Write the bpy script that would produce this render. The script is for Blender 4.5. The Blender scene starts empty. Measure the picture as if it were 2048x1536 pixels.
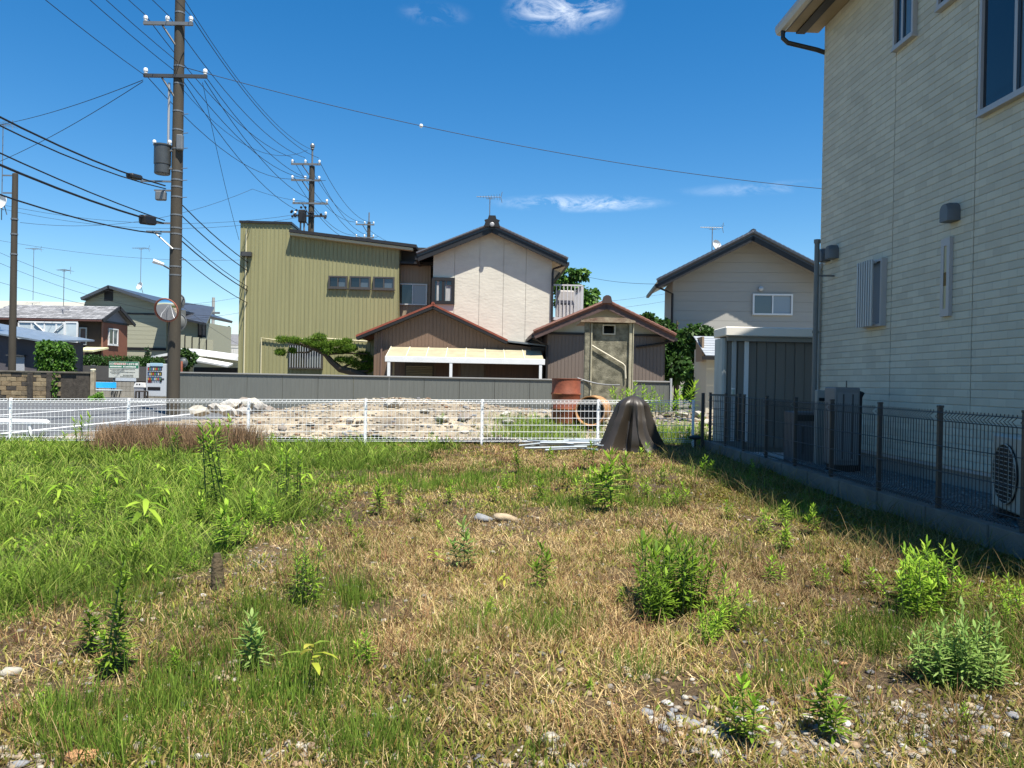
import bpy, math, random
import numpy as np
from mathutils import Matrix, Vector
random.seed(7); rng = np.random.default_rng(7)
sc = bpy.context.scene
C = sc.collection
R = math.radians
# ------------------------------------------------------------------ camera, sky, sun, exposure
EYE = 1.2; FPX = 1530.0; HOR = 762.0; ROLL = R(1.1)
cam_d = bpy.data.cameras.new('camera'); cam = bpy.data.objects.new('camera', cam_d); C.objects.link(cam); sc.camera = cam
cam_d.sensor_width = 36; cam_d.lens = FPX/2048*36; cam_d.clip_end = 6000; cam_d.clip_start = 0.05
CM = Matrix.Rotation(R(90)-math.atan((768-HOR)/FPX), 3, 'X') @ Matrix.Rotation(ROLL, 3, 'Z')
cam.matrix_world = Matrix.Translation((0, 0, EYE)) @ CM.to_4x4()
SUN = Vector((0.25, -0.375, 1.0)).normalized()
sl = bpy.data.lights.new('sun', 'SUN'); sl.energy = 5.0; sl.angle = R(0.53); sl.color = (1.0, 0.95, 0.86)
so = bpy.data.objects.new('sun', sl); C.objects.link(so); so.rotation_euler = SUN.to_track_quat('Z', 'Y').to_euler(); so.location = (0, 0, 60)
w = bpy.data.worlds.new('World'); sc.world = w; w.use_nodes = True
def build_world():
    nt = w.node_tree; N = nt.nodes; L = nt.links; N.clear()
    out = N.new('ShaderNodeOutputWorld'); bg = N.new('ShaderNodeBackground'); bg.inputs['Strength'].default_value = 0.0775
    sky = N.new('ShaderNodeTexSky'); sky.sky_type = 'NISHITA'; sky.sun_disc = False
    sky.sun_elevation = math.asin(SUN.z); sky.sun_rotation = math.atan2(SUN.x, SUN.y)
    sky.air_density = 1.0; sky.dust_density = 0.15; sky.ozone_density = 2.2; sky.altitude = 20
    hs = N.new('ShaderNodeHueSaturation'); hs.inputs['Saturation'].default_value = 1.42; hs.inputs['Value'].default_value = 1.0
    L.new(sky.outputs[0], hs.inputs['Color'])
    # fair-weather cloud wisps: thin noise streaks at a few directions of the sky
    tc = N.new('ShaderNodeTexCoord')
    mp = N.new('ShaderNodeMapping'); mp.inputs['Scale'].default_value = (9, 9, 20); L.new(tc.outputs['Generated'], mp.inputs[0])
    nz = N.new('ShaderNodeTexNoise'); nz.inputs['Scale'].default_value = 2.4; nz.inputs['Detail'].default_value = 9; nz.inputs['Roughness'].default_value = 0.68; nz.inputs['Distortion'].default_value = .6
    L.new(mp.outputs[0], nz.inputs['Vector'])
    total = None
    for px, py, sx, sz, amp in CLOUDS:
        d = ray(px, py).normalized()
        sub = N.new('ShaderNodeVectorMath'); sub.operation = 'SUBTRACT'; L.new(tc.outputs['Generated'], sub.inputs[0]); sub.inputs[1].default_value = d
        scl = N.new('ShaderNodeVectorMath'); scl.operation = 'MULTIPLY'; L.new(sub.outputs[0], scl.inputs[0]); scl.inputs[1].default_value = (1/sx, 1/sx, 1/sz)
        ln = N.new('ShaderNodeVectorMath'); ln.operation = 'LENGTH'; L.new(scl.outputs[0], ln.inputs[0])
        mr = N.new('ShaderNodeMapRange'); mr.interpolation_type = 'SMOOTHSTEP'; L.new(ln.outputs['Value'], mr.inputs[0])
        mr.inputs[1].default_value = 0.0; mr.inputs[2].default_value = 1.0; mr.inputs[3].default_value = amp; mr.inputs[4].default_value = 0
        if total is None: total = mr.outputs[0]
        else:
            a = N.new('ShaderNodeMath'); a.operation = 'MAXIMUM'; L.new(total, a.inputs[0]); L.new(mr.outputs[0], a.inputs[1]); total = a.outputs[0]
    cr = N.new('ShaderNodeMapRange'); cr.inputs[1].default_value = 0.42; cr.inputs[2].default_value = 0.8; L.new(nz.outputs[0], cr.inputs[0])
    m = N.new('ShaderNodeMath'); m.operation = 'MULTIPLY'; m.use_clamp = True; L.new(total, m.inputs[0]); L.new(cr.outputs[0], m.inputs[1])
    mix = N.new('ShaderNodeMix'); mix.data_type = 'RGBA'; L.new(m.outputs[0], mix.inputs[0]); L.new(hs.outputs[0], mix.inputs[6]); mix.inputs[7].default_value = (9.6, 9.9, 10.2, 1)
    L.new(mix.outputs[2], bg.inputs['Color']); L.new(bg.outputs[0], out.inputs[0])
def ray(px, py): return CM @ Vector(((px-1024)/FPX, (768-py)/FPX, -1))
CLOUDS = [(1080, 18, .05, .03, .8), (1130, 14, .05, .035, 1.0), (1180, 8, .045, .035, .9), (870, 28, .05, .015, .25), (1160, 407, .13, .013, .9), (1520, 377, .12, .010, .3), (455, 655, .05, .03, .4)]
build_world()
vs = sc.view_settings; vs.view_transform = 'Standard'; vs.look = 'None'; vs.gamma = 1; vs.exposure = 1.05; vs.use_curve_mapping = False
sc.cycles.max_bounces = 8; sc.cycles.transparent_max_bounces = 8

# ------------------------------------------------------------------ helpers
def P(px, py, Y):
    d = ray(px, py); t = Y/d.y
    return Vector((d.x*t, Y, EYE+d.z*t))
def G(px, py, z=0.0):
    d = ray(px, py); t = (z-EYE)/d.z
    return Vector((d.x*t, d.y*t, z))
def sstep(a, b, x):
    t = np.clip((x-a)/(b-a), 0, 1); return t*t*(3-2*t)
_lat = rng.random((256, 256))
def vnoise(x, y, s):
    x = np.asarray(x)*s+100.3; y = np.asarray(y)*s+57.7
    i = np.floor(x).astype(int); j = np.floor(y).astype(int); fx = x-i; fy = y-j
    fx = fx*fx*(3-2*fx); fy = fy*fy*(3-2*fy)
    g = lambda a, b: _lat[a % 256, b % 256]
    return (g(i, j)*(1-fx)+g(i+1, j)*fx)*(1-fy)+(g(i, j+1)*(1-fx)+g(i+1, j+1)*fx)*fy
def fbm(x, y, s, o=4):
    v = 0; a = .5
    for k in range(o): v = v+a*vnoise(x, y, s*2**k); a *= .5
    return v/(1-.5**o)
def tag(o, label, cat, group=None):
    o['label'] = label; o['category'] = cat
    if group: o['group'] = group
    return o
def thing(name, label, cat, loc=(0, 0, 0), group=None):
    o = bpy.data.objects.new(name, None); C.objects.link(o); o.location = loc; o.empty_display_size = .2
    return tag(o, label, cat, group)
class Frame:
    """a vertical facade plane: s runs along it to the right, y into the building, z up"""
    def __init__(self, px, Y, yaw=0.0):
        p = P(px, 760, Y); self.o = Vector((p.x, p.y, 0)); self.yaw = yaw
        self.M = Matrix.Translation(self.o) @ Matrix.Rotation(yaw, 4, 'Z')
    def at(self, px, py, depth=0.0):
        d = ray(px, py); n = Vector((-math.sin(self.yaw), math.cos(self.yaw), 0)); a = Vector((math.cos(self.yaw), math.sin(self.yaw), 0))
        q = self.o+n*depth; e = Vector((0, 0, EYE)); t = (q-e).dot(n)/d.dot(n); p = e+d*t
        return (p-self.o).dot(a), p.z
    def w(self, s, y, z): return self.M @ Vector((s, y, z))
class MB:
    def __init__(self, M=None): self.v = []; self.f = []; self.M = M
    def add(self, vs, fs):
        b = len(self.v)
        self.v += [tuple(self.M @ Vector(p)) if self.M is not None else tuple(p) for p in vs]
        self.f += [tuple(b+i for i in f) for f in fs]; return self
    def box(self, x0, x1, y0, y1, z0, z1):
        return self.add([(x0, y0, z0), (x1, y0, z0), (x1, y1, z0), (x0, y1, z0), (x0, y0, z1), (x1, y0, z1), (x1, y1, z1), (x0, y1, z1)],
            [(0, 3, 2, 1), (4, 5, 6, 7), (0, 1, 5, 4), (1, 2, 6, 5), (2, 3, 7, 6), (3, 0, 4, 7)])
    def bbox(self, x0, x1, y0, y1, z0, z1, b=.01):
        """box with chamfered edges"""
        xs = (x0, x1); ys = (y0, y1); zs = (z0, z1); V = []; idx = {}
        for i in (0, 1):
            for j in (0, 1):
                for k in (0, 1):
                    sx = b*(1-2*i); sy = b*(1-2*j); sz = b*(1-2*k)
                    for a, p in (('x', (xs[i], ys[j]+sy, zs[k]+sz)), ('y', (xs[i]+sx, ys[j], zs[k]+sz)), ('z', (xs[i]+sx, ys[j]+sy, zs[k]))):
                        idx[a, i, j, k] = len(V); V.append(p)
        F = []
        q = [(0, 0), (1, 0), (1, 1), (0, 1)]
        F.append([idx['x', 0, a, c] for a, c in q][::-1]); F.append([idx['x', 1, a, c] for a, c in q])
        F.append([idx['y', a, 0, c] for a, c in q]); F.append([idx['y', a, 1, c] for a, c in q][::-1])
        F.append([idx['z', a, c, 0] for a, c in q][::-1]); F.append([idx['z', a, c, 1] for a, c in q])
        for a in (0, 1):
            for c in (0, 1):
                F.append([idx['y', 0, a, c], idx['y', 1, a, c], idx['z', 1, a, c], idx['z', 0, a, c]])
                F.append([idx['x', a, 0, c], idx['x', a, 1, c], idx['z', a, 1, c], idx['z', a, 0, c]])
                F.append([idx['x', a, c, 0], idx['x', a, c, 1], idx['y', a, c, 1], idx['y', a, c, 0]])
        for i in (0, 1):
            for j in (0, 1):
                for k in (0, 1): F.append([idx['x', i, j, k], idx['y', i, j, k], idx['z', i, j, k]])
        return self.add(V, F)
    def prism(self, poly, y0, y1):
        """polygon in (x,z) extruded along y"""
        n = len(poly)
        V = [(x, y0, z) for x, z in poly]+[(x, y1, z) for x, z in poly]
        return self.add(V, [tuple(range(n)), tuple(range(2*n-1, n-1, -1))]+[(i, i+n, (i+1) % n+n, (i+1) % n) for i in range(n)])
    def slab(self, a, b, c, d, t):
        """quad a b c d thickened downwards by t"""
        a, b, c, d = map(Vector, (a, b, c, d)); n = (b-a).cross(d-a).normalized()
        if n.z < 0: n = -n
        lo = [p-n*t for p in (a, b, c, d)]
        return self.add([a, b, c, d]+lo, [(0, 1, 2, 3), (7, 6, 5, 4), (0, 4, 5, 1), (1, 5, 6, 2), (2, 6, 7, 3), (3, 7, 4, 0)])
    def tube(self, pts, r, n=6, cap=True):
        pts = [Vector(p) for p in pts]; m = len(pts)
        rs = r if isinstance(r, (list, tuple)) else [r]*m
        V = []; up = None
        for i, p in enumerate(pts):
            t = (pts[min(i+1, m-1)]-pts[max(i-1, 0)]).normalized()
            if up is None: up = Vector((0, 0, 1)) if abs(t.z) < .9 else Vector((1, 0, 0))
            s = t.cross(up).normalized(); u = s.cross(t); up = u
            for k in range(n):
                a = 2*math.pi*k/n; V.append(p+(s*math.cos(a)+u*math.sin(a))*rs[i])
        F = [(i*n+k, i*n+(k+1) % n, (i+1)*n+(k+1) % n, (i+1)*n+k) for i in range(m-1) for k in range(n)]
        if cap: F += [tuple(range(n))[::-1], tuple(range((m-1)*n, m*n))]
        return self.add(V, F)
    def bar(self, a, b, r, n=6): return self.tube([a, b], r, n)
    def lathe(self, prof, n=16, c=(0, 0, 0), axis=None):
        """profile of (radius, height) about axis through c"""
        c = Vector(c); ax = Vector(axis or (0, 0, 1)).normalized(); u = ax.orthogonal().normalized(); s = ax.cross(u)
        V = []
        for r, h in prof:
            for k in range(n):
                a = 2*math.pi*k/n; V.append(c+ax*h+(u*math.cos(a)+s*math.sin(a))*r)
        F = [(i*n+k, i*n+(k+1) % n, (i+1)*n+(k+1) % n, (i+1)*n+k) for i in range(len(prof)-1) for k in range(n)]
        F += [tuple(range(n))[::-1], tuple(range((len(prof)-1)*n, len(prof)*n))]
        return self.add(V, F)
    def build(self, name, mat, parent=None, smooth=False, kind=None):
        me = bpy.data.meshes.new(name)
        off = parent.matrix_basis.translation if parent is not None else Vector((0, 0, 0))
        if parent is not None and parent.parent is not None: off = off+parent.parent.matrix_basis.translation
        me.from_pydata([(v[0]-off.x, v[1]-off.y, v[2]-off.z) for v in self.v], [], self.f)
        me.materials.append(mat)
        if smooth:
            me.polygons.foreach_set('use_smooth', [True]*len(me.polygons))
        o = bpy.data.objects.new(name, me); C.objects.link(o)
        if parent is not None: o.parent = parent
        if kind: o['kind'] = kind
        return o
def smooth_by_angle(o, ang=40):
    me = o.data
    me.polygons.foreach_set('use_smooth', [True]*len(me.polygons))
    me.set_sharp_from_angle(angle=R(ang)); return o
# ---- materials
_mats = {}
def mat(name, col, rough=.7, var=.0, vs=3.0, bump=0.0, bs=40.0, metal=0.0, spec=.4, col2=None, stretch=(1, 1, 1), detail=5, coat=0.0, emit=None):
    if name in _mats: return _mats[name]
    m = bpy.data.materials.new(name); m.use_nodes = True; nt = m.node_tree; N = nt.nodes; L = nt.links
    b = N['Principled BSDF']; b.inputs['Roughness'].default_value = rough; b.inputs['Metallic'].default_value = metal
    b.inputs['Specular IOR Level'].default_value = spec; b.inputs['Base Color'].default_value = (*col, 1)
    if coat: b.inputs['Coat Weight'].default_value = coat
    if var or bump or col2:
        tc = N.new('ShaderNodeTexCoord'); mp = N.new('ShaderNodeMapping'); mp.inputs['Scale'].default_value = stretch; L.new(tc.outputs['Object'], mp.inputs[0])
    if var or col2:
        nz = N.new('ShaderNodeTexNoise'); nz.inputs['Scale'].default_value = vs; nz.inputs['Detail'].default_value = detail; nz.inputs['Roughness'].default_value = .6
        L.new(mp.outputs[0], nz.inputs['Vector'])
        mr = N.new('ShaderNodeMapRange'); mr.inputs[1].default_value = .3; mr.inputs[2].default_value = .7; L.new(nz.outputs[0], mr.inputs[0])
        mx = N.new('ShaderNodeMix'); mx.data_type = 'RGBA'; L.new(mr.outputs[0], mx.inputs[0])
        c2 = col2 or tuple(min(1, c*(1+var)) for c in col); c1 = col if col2 else tuple(c*(1-var) for c in col)
        mx.inputs[6].default_value = (*c1, 1); mx.inputs[7].default_value = (*c2, 1); L.new(mx.outputs[2], b.inputs['Base Color'])
    if bump:
        n2 = N.new('ShaderNodeTexNoise'); n2.inputs['Scale'].default_value = bs; n2.inputs['Detail'].default_value = 4; L.new(mp.outputs[0], n2.inputs['Vector'])
        bp = N.new('ShaderNodeBump'); bp.inputs['Strength'].default_value = bump; bp.inputs['Distance'].default_value = .02
        L.new(n2.outputs[0], bp.inputs['Height']); L.new(bp.outputs[0], b.inputs['Normal'])
    _mats[name] = m; return m
def leafmat(name, rough=.55, transl=.35, spec=.3):
    """foliage: colour of each blade from its own attribute, part of the light passes through"""
    if name in _mats: return _mats[name]
    m = bpy.data.materials.new(name); m.use_nodes = True; nt = m.node_tree; N = nt.nodes; L = nt.links
    b = N['Principled BSDF']; b.inputs['Roughness'].default_value = rough; b.inputs['Specular IOR Level'].default_value = spec
    at = N.new('ShaderNodeAttribute'); at.attribute_name = 'Col'; L.new(at.outputs['Color'], b.inputs['Base Color'])
    tr = N.new('ShaderNodeBsdfTranslucent'); L.new(at.outputs['Color'], tr.inputs['Color'])
    mx = N.new('ShaderNodeMixShader'); mx.inputs[0].default_value = transl; L.new(b.outputs[0], mx.inputs[1]); L.new(tr.outputs[0], mx.inputs[2])
    L.new(mx.outputs[0], N['Material Output'].inputs['Surface']); _mats[name] = m; return m
def glassmat(name, col, rough=.05):
    return mat(name, col, rough=rough, spec=.8)
# ---- batches of blades and leaves (one mesh, built with numpy)
TS = np.array([0, .38, .74, 1.0])
def blade_mesh(name, base, d, bend, L, W, side, c0, c1, prof=(1, .85, .5), m=None, parent=None, kind='stuff'):
    n = len(base); V = np.zeros((n, 7, 3)); Cc = np.zeros((n, 7, 4)); Cc[..., 3] = 1
    for i in range(3):
        t = TS[i]; cpt = base+d*(L*t)[:, None]+bend*(L*t*t)[:, None]; off = side*(W*prof[i]*.5)[:, None]
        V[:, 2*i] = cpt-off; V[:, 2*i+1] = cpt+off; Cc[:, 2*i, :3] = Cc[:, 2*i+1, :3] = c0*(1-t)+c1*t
    V[:, 6] = base+d*L[:, None]+bend*L[:, None]; Cc[:, 6, :3] = c1
    me = bpy.data.meshes.new(name); me.vertices.add(n*7); me.vertices.foreach_set('co', V.astype(np.float32).ravel())
    b = np.arange(n)[:, None]*7
    loops = np.concatenate([b+np.array([[0, 1, 3, 2, 2, 3, 5, 4, 4, 5, 6]])], 1).ravel()
    me.loops.add(n*11); me.loops.foreach_set('vertex_index', loops.astype(np.int32))
    st = (np.arange(n)[:, None]*11+np.array([[0, 4, 8]])).ravel()
    me.polygons.add(n*3); me.polygons.foreach_set('loop_start', st.astype(np.int32))
    me.update(calc_edges=True)
    ca = me.color_attributes.new('Col', 'FLOAT_COLOR', 'POINT'); ca.data.foreach_set('color', Cc.astype(np.float32).ravel())
    me.polygons.foreach_set('use_smooth', np.ones(n*3, bool))
    me.materials.append(m)
    o = bpy.data.objects.new(name, me); C.objects.link(o)
    if parent is not None: o.parent = parent
    if kind: o['kind'] = kind
    return o
def unit(a): return a/np.maximum(np.linalg.norm(a, axis=1, keepdims=True), 1e-6)
def pick(cols, n):
    cols = np.array(cols); i = rng.integers(0, len(cols), n); j = rng.integers(0, len(cols), n); t = rng.random((n, 1))
    return cols[i]*(1-t)+cols[j]*t
def crown(name, blobs, n, leaf, cols, m, parent, flat=.6, shell=.55):
    """leaf-sized faces spread through the volume of several uneven clumps (cx,cy,cz,rx,ry,rz), in parent-local coordinates"""
    B = np.array(blobs); vol = B[:, 3]*B[:, 4]*B[:, 5]; k = rng.choice(len(B), n, p=vol**.75/np.sum(vol**.75))
    u = unit(rng.normal(size=(n, 3))); r = (shell+(1-shell)*rng.random(n))**.7*(.75+.4*rng.random(n))
    pos = B[k, :3]+u*B[k, 3:]*r[:, None]
    d = unit(u*.8+rng.normal(size=(n, 3))*.7+np.array([0, 0, -.25])); side = unit(np.cross(d, rng.normal(size=(n, 3))))
    L = leaf*(.6+.8*rng.random(n)); c = pick(cols, n)*(.75+.5*rng.random((n, 1)))
    return blade_mesh(name, pos, d, np.tile([[0, 0, -.2]], (n, 1)), L, L*flat, side, c, c, prof=(.3, 1, .7), m=m, parent=parent, kind='stuff')
# ---- windows and roofs on a facade frame
def window(parent, F, s0, s1, z0, z1, frame, panes, t=.05, proud=.07, y=0.0, sill=None, name='window', mull=True):
    m = MB(F.M)
    m.box(s0, s1, y-proud, y+.03, z1-t, z1); m.box(s0, s1, y-proud, y+.03, z0, z0+t)
    m.box(s0, s0+t, y-proud, y+.03, z0+t, z1-t); m.box(s1-t, s1, y-proud, y+.03, z0+t, z1-t)
    n = len(panes); wd = (s1-s0-2*t)/n
    for i in range(1, n): m.box(s0+t+wd*i-t*.4, s0+t+wd*i+t*.4, y-proud+.012, y+.02, z0+t, z1-t)
    o = m.build(name, frame, parent)
    for i, pm in enumerate(panes):
        yy = y-.03+(.012 if i % 2 else 0)
        MB(F.M).box(s0+t+wd*i+(t*.4 if i else 0), s0+t+wd*(i+1)-(t*.4 if i < n-1 else 0), yy, yy+.006, z0+t, z1-t).build('pane', pm, o)
    if sill: MB(F.M).box(s0-.03, s1+.03, y-proud-.005, y-.001, z0-.04, z0-.002).build('sill', sill, o)
    return o
def ribbed(F, s0, s1, zb, top, pitch=.16, rib=.022, rw=.03, y=0.0, step=None):
    """metal siding with raised seams; top(s) gives its upper edge"""
    m = MB(F.M); s = s0; pts = []
    while s < s1-1e-6:
        e = min(s+pitch, s1); pts += [(s, 0), (max(s, e-rw), 0), (max(s, e-rw)+.004, -rib), (e-.004, -rib)]; s = e
    pts.append((s1, 0)); V = []; 
    for a, d in pts: V += [(a, y+d, zb), (a, y+d, top(a))]
    m.add(V, [(2*i, 2*i+2, 2*i+3, 2*i+1) for i in range(len(pts)-1)]); return m
def verge_tiles(parent, F, s0, z0, s1, z1, n, y, mt, r=.07, name='verge_tile'):
    L = math.hypot(s1-s0, z1-z0)/n; me = None; dirv = Vector((s1-s0, 0, z1-z0)).normalized()
    for i in range(n):
        a = Vector((s0, y, z0))+dirv*L*i; b = a+dirv*L*1.08
        if me is None:
            mb = MB(); q = F.M.to_3x3() @ dirv
            mb.tube([(0, 0, 0), q*L*.85, q*L*1.06], [r*1.0, r*1.16, r*1.16], 7); o = mb.build(name, mt); me = o.data
        else: o = bpy.data.objects.new(name, me); C.objects.link(o)
        o.parent = parent; o.location = F.M @ a-parent.location
# ------------------------------------------------------------------ colours shared by many things
M_black = mat('black_trim', (.012, .011, .011), .5)
M_dkgrey = mat('dark_grey_metal', (.05, .05, .05), .45, var=.2)
M_white = mat('white_paint', (0.663, 0.663, 0.646), .45, var=.05)
M_alu = mat('aluminium', (.45, .46, .46), .4, metal=.3)
M_bronze = mat('bronze_frame', (.055, .05, .046), .4)
M_glassD = glassmat('glass_dark', (.006, .008, .011))
M_glassM = glassmat('glass_mid', (.06, .075, .09))
M_glassL = glassmat('glass_frosted', (.2, .24, .28), .25)
M_curtain = mat('curtain', (.32, .33, .32), .8, var=.25, vs=9, stretch=(6, 6, .3))
M_conc = mat('concrete', (0.216, 0.2088, 0.1944), .85, var=.22, vs=2.5, bump=.3, bs=60)
# ------------------------------------------------------------------ the ground
def lot_z(x, y):
    x = np.asarray(x, float); y = np.asarray(y, float)
    z = .045+.013*np.maximum(x, -8)+.07*(fbm(x, y, .55, 3)-.5)+.05*(fbm(x+31, y, 2.3, 3)-.5)+.03*(fbm(x+11, y+5, 7, 2)-.5)
    edge = sstep(0, .5, 3.43-x-.0*y); return z*1.0+.0*edge
def grid(x0, x1, y0, y1, nx, ny, zf):
    X, Y = np.meshgrid(np.linspace(x0, x1, nx), np.linspace(y0, y1, ny)); Z = zf(X, Y)
    V = np.stack([X, Y, Z], -1).reshape(-1, 3)
    i = (np.arange(ny-1)[:, None]*nx+np.arange(nx-1)[None]).ravel()
    return V, np.stack([i, i+1, i+nx+1, i+nx], 1)
def sheet(name, V, Fc, m, smooth=True, cols=None, kind='structure'):
    me = bpy.data.meshes.new(name); me.from_pydata(V.tolist(), [], Fc.tolist()); me.materials.append(m)
    if cols is not None:
        ca = me.color_attributes.new('Col', 'FLOAT_COLOR', 'POINT'); ca.data.foreach_set('color', np.concatenate([cols, np.ones((len(cols), 1))], 1).astype(np.float32).ravel())
    if smooth: me.polygons.foreach_set('use_smooth', [True]*len(me.polygons))
    o = bpy.data.objects.new(name, me); C.objects.link(o); o['kind'] = kind; return o
def soilmat(name, bump=.9, bs=55, var=.35):
    m = bpy.data.materials.new(name); m.use_nodes = True; N = m.node_tree.nodes; L = m.node_tree.links; b = N['Principled BSDF']; b.inputs['Roughness'].default_value = .95
    b.inputs['Specular IOR Level'].default_value = .15
    at = N.new('ShaderNodeAttribute'); at.attribute_name = 'Col'; tc = N.new('ShaderNodeTexCoord')
    nz = N.new('ShaderNodeTexNoise'); nz.inputs['Scale'].default_value = 38; nz.inputs['Detail'].default_value = 8; nz.inputs['Roughness'].default_value = .7; L.new(tc.outputs['Object'], nz.inputs['Vector'])
    mr = N.new('ShaderNodeMapRange'); mr.inputs[1].default_value = .3; mr.inputs[2].default_value = .7; mr.inputs[3].default_value = 1-var; mr.inputs[4].default_value = 1+var; L.new(nz.outputs[0], mr.inputs[0])
    vm = N.new('ShaderNodeVectorMath'); vm.operation = 'SCALE'; L.new(at.outputs['Color'], vm.inputs[0]); L.new(mr.outputs[0], vm.inputs['Scale']); L.new(vm.outputs[0], b.inputs['Base Color'])
    n2 = N.new('ShaderNodeTexNoise'); n2.inputs['Scale'].default_value = bs; n2.inputs['Detail'].default_value = 7; L.new(tc.outputs['Object'], n2.inputs['Vector'])
    bp = N.new('ShaderNodeBump'); bp.inputs['Strength'].default_value = bump; bp.inputs['Distance'].default_value = .03; L.new(n2.outputs[0], bp.inputs['Height']); L.new(bp.outputs[0], b.inputs['Normal'])
    return m
M_ground = mat('far_ground', (.16, .15, .12), .95, var=.3, vs=.3)
V, Fc = grid(-2500, 2500, -2500, 2500, 3, 3, lambda x, y: x*0-.16); sheet('ground', V, Fc, M_ground)
# asphalt road along the lot, with white edge lines
def asphalt():
    m = mat('asphalt', (0.0936, 0.0972, 0.1008), .9, var=.18, vs=1.5, bump=.25, bs=180); return m
V, Fc = grid(-70, -9.7, -30, 40.5, 3, 3, lambda x, y: x*0-.06); sheet('road', V, Fc, asphalt())
V, Fc = grid(-9.7, -8.2, 14.6, 60, 3, 3, lambda x, y: x*0-.064); sheet('road_shoulder', V, Fc, asphalt())
M_line = mat('road_paint', (.72, .72, .7), .7, var=.15, vs=12)
for x, y0, y1 in ((-10.25, -5, 32), (-14.6, -5, 33.4)):
    o = MB().box(x-.08, x+.08, y0, y1, -.07, -.052).build('road_line', M_line); o['kind'] = 'structure'
o = MB().box(-18, -11.2, 34.6, 34.9, -.07, -.052).build('road_line', M_line); o['kind'] = 'structure'
# rubble lot behind the white fence
def rub_z(x, y):
    h = .10+.30*sstep(14.2, 16, y)*sstep(-8, -4, x)+.30*np.exp(-((x+2.4)/2.6)**2-((y-18.6)/2.6)**2)
    h = h-.10*sstep(1.0, 3.0, x)*(1-sstep(15, 17, y))
    h = h*sstep(-8.4, -5.5, x)+(-.03)*(1-sstep(-8.4, -5.5, x)); h = h-.18*sstep(21, 24, y)
    return h+.16*(fbm(x, y, .9, 4)-.5)+.07*(fbm(x+9, y, 5, 3)-.5)
V, Fc = grid(-8.9, 7.5, 14.0, 27.2, 150, 120, rub_z)
nn = fbm(V[:, 0], V[:, 1], 1.4, 4)[:, None]; n2 = fbm(V[:, 0]+50, V[:, 1], 6, 3)[:, None]
cols = np.array([[.27, .225, .155]])*nn*1.5*(1-.5*(n2 < .42))+np.array([[.07, .06, .05]])
sheet('rubble_ground', V, Fc, soilmat('rubble_soil', 1.0, 26, .5), cols=cols)
# ------------------------------------------------------------------ grey metal boundary wall in front of the houses
FW = Frame(850, 25.6, R(1.0))
def grey_wall():
    s0, z0 = FW.at(352, 742); s1, z1 = FW.at(1340, 764); zt = (z0+z1)/2
    t = thing('boundary_wall', 'long low grey ribbed metal boundary wall in front of the houses', 'wall', FW.w((s0+s1)/2, 0, 0))
    mt = mat('grey_panel', (0.1188, 0.1238, 0.1116), .5, var=.08, vs=6, stretch=(5, 1, .25))
    npan = 14; wd = (s1-s0)/npan
    for i in range(npan):
        a = s0+wd*i; m = ribbed(FW, a+.006, a+wd-.006, -.1, lambda s: zt-.05, .14, .006, .02); o = m.build('wall_panel', mt, t)
        MB(FW.M).box(a+.006, a+wd-.006, .012, .05, -.1, zt-.05).build('backing_panel', mt, t)
    MB(FW.M).bbox(s0-.02, s1+.02, -.04, .09, zt-.05, zt, .01).build('top_rail', mat('grey_cap', (.2, .2, .19), .45), t)
    MB(FW.M).box(s0-.03, s0, -.05, .08, -.1, zt-.052).build('end_post', M_alu, t)
    MB(FW.M).box(s1, s1+.06, -.05, .08, -.1, zt+.1).build('end_post', M_alu, t)
    MB(FW.M).box(s0, s1, -.2, .1, -.16, .06).build('footing', M_conc, t)
grey_wall()
def gabled(parent, F, sl, zl, sp, zp, sr, zr, y0, y1, t, mt, name='roof', soffit=None):
    """two roof slopes as separate parts: left eave (sl,zl), peak, right eave, from y0 (front) to y1"""
    a = MB(F.M).slab((sl, y0, zl), (sp, y0, zp), (sp, y1, zp), (sl, y1, zl), t).build(name, mt, parent)
    b = MB(F.M).slab((sp, y0, zp), (sr, y0, zr), (sr, y1, zr), (sp, y1, zp), t).build(name, mt, parent)
    return a, b
YAW = R(2.5)
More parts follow.
